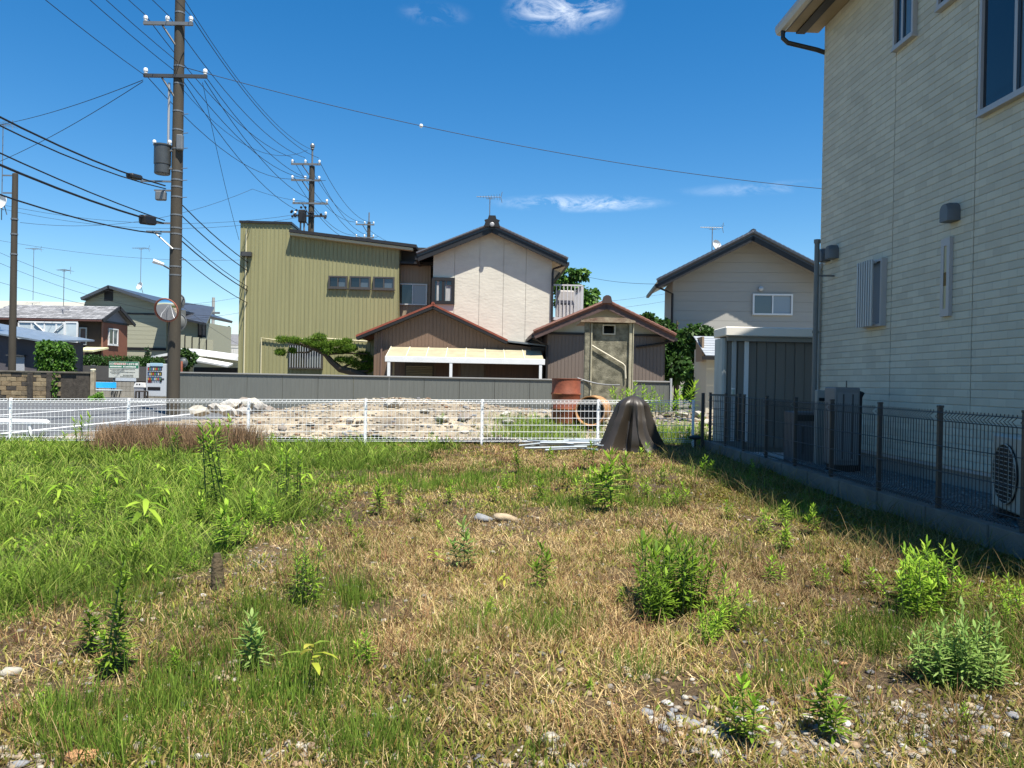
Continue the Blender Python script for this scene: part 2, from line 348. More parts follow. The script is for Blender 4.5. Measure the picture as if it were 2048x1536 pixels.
# ------------------------------------------------------------------ olive yellow metal-clad building
def yellow_building():
    F = Frame(650, 31.0, YAW); A = F.at
    sl, zt = A(481, 446); ss, _ = A(583, 448); _, zs = A(583, 466); sr, zr = A(832, 497); sw, _ = A(799, 500)
    t = thing('yellow_building', 'olive yellow two-storey building clad in vertical ribbed metal with a stepped flat roof', 'building', F.w((sl+sw)/2, 0, -.1))
    mt = mat('olive_siding', (0.2376, 0.2246, 0.1102), .5, var=.11, vs=2.0, stretch=(4, 1, .12), spec=.4)
    top = lambda s: zt if s < ss else zs+(zr-zs)*(s-ss)/(sr-ss)
    ribbed(F, sl, ss, -.1, top, .155).build('siding', mt, t)
    ribbed(F, ss+.001, sw, -.1, top, .155).build('siding', mt, t)
    MB(F.M).prism([(sl+.01, -.1), (sw-.01, -.1), (sw-.01, top(sw)-.03), (ss, zs-.03), (ss, zt-.02), (sl+.01, zt-.02)], .03, 9).build('wall', mt, t)
    # recessed bay with tan siding
    b1, bz = A(858, 530); y = .7; b0, bz = A(795, 530, y); b1, _ = A(862, 532, y)
    tan = mat('tan_siding', (0.2592, 0.2088, 0.144), .55, var=.06, vs=2, stretch=(4, 1, .15))
    ribbed(F, b0-.4, b1, 0, lambda s: bz, .13, .012, .02, y=y).build('bay_siding', tan, t)
    MB(F.M).box(b0-.4, b1, y+.02, 8, 0, bz+.35).build('bay_wall', tan, t)
    MB(F.M).box(b0-.2, b1+.25, y-.45, y-.001, bz, bz+.09).build('bay_eave', M_black, t)
    MB(F.M).box(sw, b1+.1, y+.0, y+.018, bz+.09, bz+.75).build('upper_recess', mat('dark_board', (.03, .028, .026), .7), t)
    rf = mat('dark_roof_cap', (.02, .018, .018), .4)
    MB(F.M).box(sl-.03, ss+.03, -.08, 9, zt, zt+.09).build('parapet_cap', rf, t)
    MB(F.M).slab((ss, -.35, zs+.10), (sr+.05, -.35, zr+.10), (sr+.05, 9, zr+.10), (ss, 9, zs+.10), .12).build('roof', rf, t)
    MB(F.M).slab((ss+.01, -.3, zs-.03), (sr-.1, -.3, zr-.03), (sr-.1, 0, zr-.03), (ss+.01, 0, zs-.03), .1).build('fascia', mat('fascia_cream', (.42, .37, .24), .6), t)
    for x0, x1 in ((658, 695), (700, 741), (747, 789)):
        a, z1 = A(x0, 552+(x0-658)*.02); b, z0 = A(x1, 577+(x0-658)*.03)
        window(t, F, a, b, z0, z1, M_bronze, (M_glassD, M_glassM), t=.06, proud=.09, y=-.03, sill=M_bronze)
    a, z1 = A(797, 567, y); b, z0 = A(854, 611, y); window(t, F, a, b, z0, z1, M_alu, (M_glassD, M_glassL), t=.05, y=y-.02)
    a, z1 = A(579, 690); b, z0 = A(646, 737); wo = window(t, F, a, b, z0, z1, M_bronze, (M_glassD, M_glassM), t=.06, y=-.03)
    for i in range(13):
        s = a+.08+(b-a-.16)*i/12; MB(F.M).bar((s, -.2, z0+.02), (s, -.2, z1-.02), .014).build('window_bar', M_alu, wo)
    MB(F.M).box(a, b, -.21, -.04, z0-.03, z0-.005).build('bar_frame', M_bronze, wo); MB(F.M).box(a, b, -.21, -.11, z1+.005, z1+.03).build('bar_frame', M_bronze, wo)
    cream = mat('pipe_cream', (.5, .45, .28), .5)
    s, z = A(497, 460); MB(F.M).tube([(s-.06, -.07, z), (s-.06, -.07, .2)], .035).build('downpipe', cream, t)
    s0, z0 = A(524, 676); s1, z1 = A(560, 681); s2, z2 = A(640, 676); s3, z3 = A(735, 683)
    MB(F.M).tube([(s0, -.08, 1.0), (s0, -.08, z0), (s1, -.08, z1), (s2, -.08, z2), (s3, -.08, z3)], .03).build('drain_pipe', cream, t)
    s0, z1 = A(485, 505); s1, z0 = A(505, 514); MB(F.M).box(s0, s1, -.25, -.03, z0, z1).build('cable_bracket', M_dkgrey, t)
yellow_building()
# ------------------------------------------------------------------ white plaster house with black tiled roof
def white_house():
    F = Frame(985, 30.6, YAW); A = F.at; ov = .48
    sl, _ = A(865, 600); sr, _ = A(1103, 600); sp, zp = A(984, 464)
    el, zl = A(833, 508, -ov); er, zr = A(1136, 519, -ov); pk, zk = A(984, 449, -ov)
    t = thing('plaster_house', 'pale plastered two-storey house with a black tiled gable roof and ridge ornament', 'house', F.w(sp, 0, -.1))
    mt = mat('plaster', (.52, .49, .41), .85, var=.07, vs=1.2, bump=.5, bs=5, stretch=(1, 1, 2.2))
    slope = lambda s: zk-.2-abs(s-pk)*((zk-zl)/(pk-el) if s < pk else (zk-zr)/(er-pk))
    xs = [sl]+[A(x, 600)[0] for x in (908, 958, 1006, 1051)]+[sr]
    for i in range(5):
        a, b = xs[i]+.006, xs[i+1]-.006; poly = [(a, -.1), (b, -.1), (b, slope(b))]
        if a < pk < b: poly.append((pk, slope(pk)))
        poly.append((a, slope(a))); MB(F.M).prism(poly, 0, .08).build('plaster_panel', mt, t)
    MB(F.M).prism([(sl+.01, -.1), (sr-.01, -.1), (sr-.01, slope(sr)-.05), (pk, slope(pk)-.05), (sl+.01, slope(sl)-.05)], .07, 7).build('wall', mt, t)
    tile = mat('black_tile', (.018, .018, .02), .35, var=.25, vs=8, spec=.6)
    roofs = gabled(t, F, el, zl, pk, zk, er, zr, -ov, 7.4, .1, tile)
    for a, za, b, zb in ((el, zl, pk, zk), (er, zr, pk, zk)):
        MB(F.M).slab((a, -ov+.02, za-.1), (b, -ov+.02, zb-.1), (b, -ov+.1, zb-.1), (a, -ov+.1, za-.1), .19).build('barge_board', M_black, t)
        verge_tiles(t, F, a, za+.03, b, zb+.03, 22, -ov, mat('verge_tile_grey', (.06, .06, .066), .4, var=.3, vs=6), .055)
    # underside boards
    for a, za, b, zb in ((el, zl-.11, pk, zk-.11), (er, zr-.11, pk, zk-.11)):
        MB(F.M).slab((a, -ov+.1, za), (b, -ov+.1, zb), (b, .3, zb), (a, .3, za), .03).build('soffit', M_black, t)
    orn = MB(F.M); orn.tube([(pk, -ov, zk-.02), (pk, 7.4, zk-.02)], .16, 8); rb = orn.build('ridge', tile, t)
    o = MB(F.M); o.prism([(pk-.32, zk-.1), (pk+.32, zk-.1), (pk+.26, zk+.08), (pk+.3, zk+.16), (pk+.17, zk+.2), (pk+.13, zk+.34), (pk-.13, zk+.34), (pk-.17, zk+.2), (pk-.3, zk+.16), (pk-.26, zk+.08)], -ov-.1, -ov+.06); o.build('ridge_ornament', M_black, t)
    MB(F.M).lathe([(.05, 0), (.09, .02), (.09, .08), (.05, .1)], 10, (pk, -ov-.2, zk-.03), (0, 1, 0)).build('ridge_end_tile', mat('grey_tile_end', (.3, .3, .3), .4), t)
    a, z1 = A(864, 555); b, z0 = A(909, 609)
    wo = window(t, F, a, b, z0, z1, M_black, (M_curtain, M_curtain), t=.13, proud=.1)
    MB(F.M).box(a+.3, a+.55, -.066, -.055, z0+.14, z1-.14).build('pane', M_glassD, wo); MB(F.M).box(a+.135, a+.2, -.066, -.055, z0+.14, z1-.14).build('pane', M_glassD, wo)
    MB(F.M).box(b-.32, b-.14, -.066, -.055, z1-.3, z1-.14).build('pane', M_glassD, wo)
    s1, z1 = A(1124, 530, -.2); s0, z0 = A(1099, 538, -.05); _, zb = A(1099, 640)
    MB(F.M).tube([(er-.08, -ov+.1, zr-.2), (sr+.05, -.1, z0), (sr+.02, -.09, z0-.15), (sr+.02, -.09, zb)], .045).build('downpipe', M_black, t)
    MB(F.M).box(er-.06, er+.06, -ov+.02, 7, zr-.22, zr-.1).build('gutter', M_black, t)
    MB(F.M).box(el-.06, el+.06, -ov+.02, 7, zl-.22, zl-.1).build('gutter', M_black, t)
    MB(F.M).slab((sr, -.05, zr+.02), (er-.05, -.05, zr-.2), (er-.05, 1.5, zr-.2), (sr, 1.5, zr+.02), .05).build('eave_board', mat('cream_soffit', (.55, .5, .33), .7), t)
    # balcony on the right side
    y = .6; b0, zt = A(1104, 568, y); b1, _ = A(1166, 570, y); _, zb = A(1104, 634, y)
    bal = mat('balcony_alu', (.5, .48, .47), .4, metal=.2)
    m = MB(F.M).box(sr+.02, b1, y, y+2.2, zb-.12, zb); d = m.build('balcony_floor', bal, t)
    MB(F.M).box(sr+.02, b1, y+.01, y+.06, zt-.06, zt).build('balcony_rail', bal, t)
    MB(F.M).box(b1-.06, b1, y+.06, y+2.2, zt-.06, zt).build('balcony_rail', bal, t)
    for i in range(9):
        s = sr+.1+(b1-sr-.12)*i/8; r = .05 if i == 8 else .018; MB(F.M).box(s-r, s+r, y+.015, y+.05, zb, zt-.06).build('baluster', bal, t)
    for i in range(8): MB(F.M).box(b1-.05, b1-.015, y+.3+i*.25, y+.335+i*.25, zb, zt-.06).build('baluster', bal, t)
    for s in (sr+.15, b1-.12): MB(F.M).box(s, s+.1, y+2.0, y+2.1, -.1, zb-.12).build('balcony_post', bal, t)
    k = thing('covered_box', 'grey fabric-covered box standing on the balcony of the plaster house', 'box', F.w(sr+.6, y+.6, zb))
    c0, k1 = A(1113, 580, y+.3); c1, _ = A(1149, 580, y+.3)
    MB(F.M).bbox(c0, c1, y+.3, y+.7, zb, k1, .05).build('cover', mat('grey_cloth', (.36, .34, .33), .8, var=.12, vs=5), k)
    MB(F.M).box(c0+.2, c1-.2, y+.292, y+.3, zb+.55, zb+.6).build('strap', M_dkgrey, k)
white_house()
# ------------------------------------------------------------------ brown bungalow with a rust-red gable roof
def brown_house():
    F = Frame(870, 28.4, YAW); A = F.at; ov = .35
    pk, zk = A(866, 607, -ov); el, zl = A(711, 670, -ov); er, zr = A(1016, 679, -ov)
    sl, _ = A(748, 700); sr, _ = A(1088, 700)
    t = thing('brown_bungalow', 'brown ribbed-metal single-storey house with a rust-red gable roof edge', 'house', F.w(pk, 0, -.1))
    mt = mat('brown_siding', (0.1512, 0.0972, 0.0648), .55, var=.06, vs=2, stretch=(4, 1, .2))
    sl_l = (zk-zl)/(pk-el); sl_r = (zk-zr)/(er-pk)
    top = lambda s: (zk-.13-(pk-s)*sl_l if s < pk else max(zk-.13-(s-pk)*sl_r, zr-.25-(s-er)*.02))
    ribbed(F, sl, pk, -.1, top, .135, .012, .018).build('siding', mt, t); ribbed(F, pk+.001, sr, -.1, top, .135, .012, .018).build('siding', mt, t)
    MB(F.M).prism([(sl+.01, -.1), (sr-.01, -.1), (sr-.01, top(sr)-.02), (er, top(er)-.02), (pk, top(pk)-.02), (sl+.01, top(sl)-.02)], .02, 6).build('wall', mt, t)
    red = mat('rust_red_roof', (.21, .055, .03), .5, var=.25, vs=4)
    gabled(t, F, el, zl, pk, zk, er, zr, -ov, 6.3, .07, red)
    for a, za, b, zb in ((el, zl-.07, pk, zk-.07), (er, zr-.07, pk, zk-.07)):
        MB(F.M).slab((a, -ov+.01, za), (b, -ov+.01, zb), (b, .05, zb), (a, .05, za), .11).build('soffit', M_black, t)
    MB(F.M).tube([(pk, -ov, zk), (pk, 6.3, zk)], .07, 6).build('ridge_cap', red, t)
    s0, z0 = A(1016, 681, -.2); s1, z1 = A(1092, 690, -.2)
    MB(F.M).slab((s0, -.3, z0), (s1, -.3, z1), (s1, 3, z1+.1), (s0, 3, z0+.1), .06).build('side_roof', mat('blue_grey_roof', (.12, .14, .16), .5), t)
    MB(F.M).box(sr-.5, sr+.02, -.2, -.02, z1-.22, z1-.07).build('gutter', M_black, t)
    MB(F.M).tube([(sr-.03, -.14, z1-.2), (sr-.03, -.14, .1)], .05).build('downpipe', M_black, t)
    # doors and louvred shutter under the lean-to
    _, z1 = A(850, 722)
    a, _ = A(810, 730); b, _ = A(868, 730); lv = MB(F.M).box(a, b, -.05, -.025, .0, z1).build('louvre_shutter', mat('louvre_dark', (.05, .04, .03), .6), t)
    for i in range(26):
        z = .1+i*.062
        if z < z1-.05: MB(F.M).slab((a+.05, -.10, z), (b-.05, -.10, z), (b-.05, -.052, z+.04), (a+.05, -.052, z+.04), .012).build('slat', mat('louvre_slat', (.34, .27, .17), .5), lv)
    for x0, x1, m_ in ((872, 915, 'door_brown'), (922, 968, 'door_grey'), (972, 1080, 'door_brown')):
        a, _ = A(x0, 730); b, _ = A(x1, 730)
        MB(F.M).bbox(a, b, -.06, -.025, 0, z1, .01).build('door', mat(m_, (.085, .045, .028) if m_ == 'door_brown' else (.13, .11, .09), .6, var=.2, vs=3, stretch=(6, 1, .3)), t)
    MB(F.M).box(sl+.25, sl+.31, -.05, -.018, .0, top(sl+.25)-.1).build('corner_strip', mat('strip_brown', (.16, .1, .075), .6), t)
    # lean-to canopy, its own structure
    s0, z0 = A(772, 716, -1.6); s1, _ = A(1088, 722, -1.6); u0, zu = A(778, 700, -.05)
    zf = z0
    c = thing('lean_to_canopy', 'yellowed corrugated plastic lean-to canopy on white posts before the brown bungalow', 'canopy', F.w((s0+s1)/2, -1.6, 0))
    pl = mat('yellowed_plastic', (.40, .355, .235), .4, var=.12, vs=3); wide = (s1-s0)/8
    for i in range(8):
        a = s0+wide*i; MB(F.M).slab((a+.012, -1.6, zf+.06), (a+wide-.012, -1.6, zf+.06), (a+wide-.012, -.06, zu+.12), (a+.012, -.06, zu+.12), .015).build('roof_panel', pl, c)
        MB(F.M).slab((a-.012, -1.6, zf+.085), (a+.012, -1.6, zf+.085), (a+.012, -.06, zu+.145), (a-.012, -.06, zu+.145), .04).build('rafter', mat('rafter_white', (.7, .64, .48), .5), c)
    MB(F.M).bbox(s0-.03, s1+.03, -1.68, -1.6, zf-.13, zf+.07, .008).build('front_beam', M_white, c)
    for x in (778, 902, 1081):
        s, _ = A(x, 730, -1.6); MB(F.M).box(s-.05, s+.05, -1.67, -1.6, -.1, zf-.13).build('post', M_white, c)
    # thin post on left
    s, _ = A(787, 735, -1.4); MB(F.M).box(s-.03, s+.03, -1.42, -1.36, -.1, zf-.02).build('post', mat('wood_post', (.4, .27, .13), .7), c)
brown_house()
# ------------------------------------------------------------------ small brown outbuilding with tiled gable
def outbuilding():
    F = Frame(1210, 27.9, YAW); A = F.at; ov = .5
    pk, zk = A(1214, 603, -ov); el, zl = A(1067, 664, -ov); er, zr = A(1352, 671, -ov)
    sl, _ = A(1095, 700); sr, _ = A(1330, 700); _, zm = A(1150, 668)
    t = thing('brown_outbuilding', 'small brown outbuilding with white gable triangle and rusty brown tiled roof', 'house', F.w(pk, 0, -.1))
    mt = mat('taupe_siding', (0.144, 0.1116, 0.09), .6, var=.05, vs=2, stretch=(4, 1, .2))
    sll = (zk-zl)/(pk-el); slr = (zk-zr)/(er-pk); top = lambda s: zk-.2-(pk-s)*sll if s < pk else zk-.2-(s-pk)*slr
    ribbed(F, sl, sr, -.1, lambda s: min(top(s), zm), .13, .012, .018).build('siding', mt, t)
    gp = mat('gable_white', (0.36, 0.3384, 0.2664), .7, var=.05)
    a = sl; b = sr
    for q0, q1 in ((a, pk), (pk, b)):
        MB(F.M).prism([(q0, zm+.05), (q1, zm+.05), (q1, max(top(q1), zm+.051)), (q0, max(top(q0), zm+.051))], -.01, .05).build('gable_panel', gp, t)
    MB(F.M).box(sl-.02, sr+.02, -.06, .03, zm-.03, zm+.05).build('gable_beam', M_black, t)
    MB(F.M).prism([(sl+.02, -.1), (sr-.02, -.1), (sr-.02, top(sr)-.04), (pk, top(pk)-.04), (sl+.02, top(sl)-.04)], .02, 5).build('wall', mt, t)
    rt = mat('rusty_tile', (.14, .06, .04), .6, var=.35, vs=7)
    gabled(t, F, el, zl, pk, zk, er, zr, -ov, 5.4, .08, rt)
    for a, za, b, zb in ((el, zl, pk, zk), (er, zr, pk, zk)):
        MB(F.M).slab((a, -ov+.01, za-.08), (b, -ov+.01, zb-.08), (b, -ov+.07, zb-.08), (a, -ov+.07, za-.08), .17).build('barge_board', mat('barge_brown', (.075, .045, .038), .6, var=.2), t)
        verge_tiles(t, F, a, za+.02, b, zb+.02, 14, -ov, rt, .06)
        MB(F.M).slab((a, -ov+.1, za-.09), (b, -ov+.1, zb-.09), (b, .1, zb-.09), (a, .1, za-.09), .03).build('soffit', mat('soffit_tan', (.36, .33, .25), .7), t)
    MB(F.M).tube([(pk, -ov, zk+.03), (pk, 5.4, zk+.03)], .1, 8).build('ridge', rt, t)
    MB(F.M).prism([(pk-.19, zk-.06), (pk+.19, zk-.06), (pk+.13, zk+.17), (pk+.05, zk+.22), (pk-.05, zk+.22), (pk-.13, zk+.17)], -ov-.08, -ov+.04).build('ridge_ornament', mat('ornament_brown', (.05, .03, .025), .6), t)
    MB(F.M).box(el-.07, el+.05, -ov+.02, 5, zl-.2, zl-.09).build('gutter', M_black, t)
    MB(F.M).box(er-.05, er+.07, -ov+.02, 5, zr-.2, zr-.09).build('gutter', M_black, t)
    s0, z0 = A(1272, 694, -.05); s1, z1 = A(1326, 687, -.05)
    MB(F.M).tube([(s0, -.08, z0), (s1, -.08, z1), (er, -ov+.1, zr-.15)], .05).build('drain_pipe', M_black, t)
    MB(F.M).tube([(el, -ov+.1, zl-.2), (sl-.03, -.09, zl-.45), (sl-.03, -.09, .1)], .05).build('downpipe', M_black, t)
outbuilding()
# ------------------------------------------------------------------ old mossy concrete privy tower
def tower():
    F = Frame(1218, 20.0, R(0)); A = F.at
    t_l, zt = A(1170, 646); t_r, _ = A(1268, 646); zb = .2
    t = thing('concrete_hut', 'tall narrow weathered concrete hut with a small square opening and moss stains', 'hut', F.w((t_l+t_r)/2, 0, zb))
    mt = mat('mossy_concrete', (.055, .053, .035), .95, col2=(.27, .25, .18), vs=5.0, bump=.6, bs=35, detail=10)
    w0, wz1 = A(1208, 651); w1, wz0 = A(1229, 667)
    pl, _ = A(1183, 700); pr, _ = A(1257, 700)
    m = MB(F.M); m.box(pl, w0, .06, 1.2, zb, zt); m.box(w1, pr, .06, 1.2, zb, zt); m.box(w0, w1, .06, 1.2, zb, wz0); m.box(w0, w1, .06, 1.2, wz1, zt); m.build('wall', mt, t)
    MB(F.M).box(w0, w1, .5, .52, wz0, wz1).build('dark_interior', M_black, t)
    m = MB(F.M); e = .03; m.box(w0-e, w1+e, .03, .1, wz1, wz1+e); m.box(w0-e, w1+e, .03, .1, wz0-e, wz0); m.box(w0-e, w0, .03, .1, wz0, wz1); m.box(w1, w1+e, .03, .1, wz0, wz1); m.build('opening_frame', mat('frame_pale', (.5, .46, .36), .7), t)
    pm = mat('concrete_post', (.31, .285, .2), .9, var=.25, vs=4, bump=.3)
    for a, b in ((t_l, t_l+.13), (pr+.01, pr+.085), (pr+.10, t_r)):
        MB(F.M).bbox(a, b, -.02, .14, zb, zt+.02, .01).build('corner_post', pm if a > 0 else mt, t)
    MB(F.M).bbox(t_l+.16, t_l+.20, -.02, .08, zb, zt, .006).build('corner_post', pm, t)
    _, zr = A(1200, 632)
    m = MB(F.M); pts = [(t_l-.12, zt+.02), (t_r+.02, zt+.02), (t_r+.02, zt+.07), (pr-.1, zt+.14), (t_l+.4, zt+.15), (t_l+.15, zt+.12), (t_l-.12, zt+.06)]
    m.prism(pts, -.12, 1.3); m.build('roof', mat('rust_roof', (.13, .07, .045), .8, col2=(.3, .25, .17), vs=6, bump=.4), t)
    a, za = A(1183, 690, -.05); b, zb2 = A(1247, 728, -.05); c, zc = A(1252, 757, -.05)
    MB(F.M).tube([(a, 0, za), (b, 0, zb2), (b+.05, 0, zb2-.06), (c, 0, zc)], .022, 8).build('pipe', mat('pipe_pale', (.55, .5, .38), .5), t)
    c = thing('hose', 'thin grey hose sagging from the boundary wall to the concrete hut', 'hose', F.w(t_l, -.2, .6))
    p0 = P(1155, 756, 20); p1 = P(1240, 770, 19.8); MB().tube([p0+(p1-p0)*k/8-Vector((0, 0, .06*math.sin(math.pi*k/8))) for k in range(9)], .02).build('hose_pipe', mat('hose_grey', (.15, .155, .16), .4), c)
tower()
# ------------------------------------------------------------------ grey house with dark tiled gable
def grey_house():
    F = Frame(1500, 33.0, R(-5)); A = F.at; ov = 1.05
    pk, zk = A(1507, 466, -ov); el, zl = A(1314, 563, -ov); er = 2*pk-el; zr = zl
    sl, _ = A(1345, 600); sr, _ = A(1700, 600); _, pkz = A(1507, 484)
    t = thing('grey_house', 'grey two-storey house with dark blue-grey tiled gable roof beside the siding house', 'house', F.w(pk, 0, -.1))
    k = (zk-zl)/(pk-el); top = lambda s: zk-.14-abs(s-pk)*k
    mt = mat('grey_siding', (.34, .325, .29), .8, var=.03, vs=3, stretch=(.4, 1, 3))
    z = .2; i = 0; h = .42
    zmax = top(pk)
    while z < zmax-.05:
        z1 = min(z+h-.008, zmax-.03); 
        a0 = max(sl, pk-(zk-.14-z)/k); b0 = min(sr, pk+(zk-.14-z)/k); a1 = max(sl, pk-(zk-.14-z1)/k); b1 = min(sr, pk+(zk-.14-z1)/k)
        MB(F.M).prism([(a0, z), (b0, z), (b1, z1), (a1, z1)], 0, .04).build('siding_board', mt, t); z += h
    MB(F.M).prism([(sl+.01, -.1), (sr-.01, -.1), (sr-.01, top(sr)-.03), (pk, top(pk)-.03), (sl+.01, top(sl)-.03)], .03, 3.2).build('wall', mt, t)
    tile = mat('blue_tile', (.03, .034, .042), .35, var=.3, vs=6, spec=.6)
    gabled(t, F, el, zl, pk, zk, er, zr, -ov, 3.4, .1, tile)
    for a, za, b, zb in ((el, zl, pk, zk), (er, zr, pk, zk)):
        MB(F.M).slab((a, -ov+.02, za-.1), (b, -ov+.02, zb-.1), (b, -ov+.08, zb-.1), (a, -ov+.08, za-.1), .2).build('barge_board', M_black, t)
        verge_tiles(t, F, a, za+.04, b, zb+.04, 20, -ov, tile, .085)
        MB(F.M).slab((a, -ov+.1, za-.11), (b, -ov+.1, zb-.11), (b, .3, zb-.11), (a, .3, za-.11), .03).build('soffit', mat('soffit_grey', (.3, .28, .25), .7), t)
    MB(F.M).tube([(pk, -ov, zk+.06), (pk, 3.4, zk+.06)], .13, 8).build('ridge', tile, t)
    MB(F.M).box(el-.07, el+.05, -ov+.05, 3.3, zl-.22, zl-.1).build('gutter', M_black, t)
    MB(F.M).tube([(el, -ov+.12, zl-.2), (sl-.02, -.1, zl-.4), (sl-.02, -.1, .1)], .055).build('downpipe', M_black, t)
    a, z1 = A(1505, 588); b, z0 = A(1584, 631)
    window(t, F, a, b, z0, z1, M_white, (M_glassM, M_glassL), t=.07, proud=.1, y=-.01)
    s, z = A(1521, 578); MB(F.M).lathe([(.04, 0), (.1, .05), (.1, .13), (.02, .16)], 10, (s, 0, z), (0, -1, 0)).build('vent_cap', M_alu, t)
grey_house()
# ------------------------------------------------------------------ big siding house on the right
WX = 4.5; WS = -.031       # wall line: X = WX + WS*(Y-11.2)
def wallx(y): return WX+WS*(y-11.2)
HM = Matrix.Translation((wallx(11.2), 11.2, 0)) @ Matrix.Rotation(math.atan2(1, WS)-math.pi, 4, 'Z')
# local frame: +x runs from the far corner towards the camera, +y into the house (to the right), z up
def H_at(px, py, depth=0.0):
    """local (s,z) on the wall plane for a spot of the photograph"""
    d = ray(px, py); o = Vector((0, 0, EYE)); inv = HM.inverted(); lo = inv @ o; ld = inv.to_3x3() @ d
    t = (depth-lo.y)/ld.y; p = lo+ld*t; return p.x, p.z
def sidingmat():
    m = bpy.data.materials.new('brick_siding'); m.use_nodes = True; N = m.node_tree.nodes; L = m.node_tree.links; b = N['Principled BSDF']
    b.inputs['Roughness'].default_value = .75; b.inputs['Specular IOR Level'].default_value = .3
    tc = N.new('ShaderNodeNewGeometry'); sx = N.new('ShaderNodeSeparateXYZ'); L.new(tc.outputs['Position'], sx.inputs[0])
    cb = N.new('ShaderNodeCombineXYZ'); L.new(sx.outputs['Y'], cb.inputs['X']); L.new(sx.outputs['Z'], cb.inputs['Y'])
    bt = N.new('ShaderNodeTexBrick'); bt.inputs['Scale'].default_value = 1; bt.inputs['Brick Width'].default_value = .23; bt.inputs['Row Height'].default_value = .08
    bt.inputs['Mortar Size'].default_value = .0035; bt.inputs['Color1'].default_value = (.47, .44, .355, 1); bt.inputs['Color2'].default_value = (.57, .535, .43, 1); bt.inputs['Mortar'].default_value = (.47, .44, .36, 1)
    bt.inputs['Bias'].default_value = .15
    L.new(cb.outputs[0], bt.inputs['Vector'])
    nz = N.new('ShaderNodeTexNoise'); nz.inputs['Scale'].default_value = 26; nz.inputs['Detail'].default_value = 6; L.new(tc.outputs['Position'], nz.inputs['Vector'])
    bp = N.new('ShaderNodeBump'); bp.inputs['Strength'].default_value = .7; bp.inputs['Distance'].default_value = .008; hm = N.new('ShaderNodeMath'); hm.operation = 'MULTIPLY_ADD'; L.new(bt.outputs['Fac'], hm.inputs[0]); hm.inputs[1].default_value = -.9; L.new(nz.outputs[0], hm.inputs[2]); L.new(hm.outputs[0], bp.inputs['Height']); L.new(bp.outputs[0], b.inputs['Normal'])
    st = N.new('ShaderNodeTexNoise'); st.inputs['Scale'].default_value = 1.0; st.inputs['Detail'].default_value = 6; sm_ = N.new('ShaderNodeMapping'); sm_.inputs['Scale'].default_value = (2.2, 2.2, .35); L.new(tc.outputs['Position'], sm_.inputs[0]); L.new(sm_.outputs[0], st.inputs['Vector'])
    sr_ = N.new('ShaderNodeMapRange'); sr_.inputs[1].default_value = .3; sr_.inputs[2].default_value = .7; sr_.inputs[3].default_value = .94; sr_.inputs[4].default_value = 1.03; L.new(st.outputs[0], sr_.inputs[0])
    ml = N.new('ShaderNodeVectorMath'); ml.operation = 'SCALE'; L.new(bt.outputs['Color'], ml.inputs[0]); L.new(sr_.outputs[0], ml.inputs['Scale']); L.new(ml.outputs[0], b.inputs['Base Color']); return m
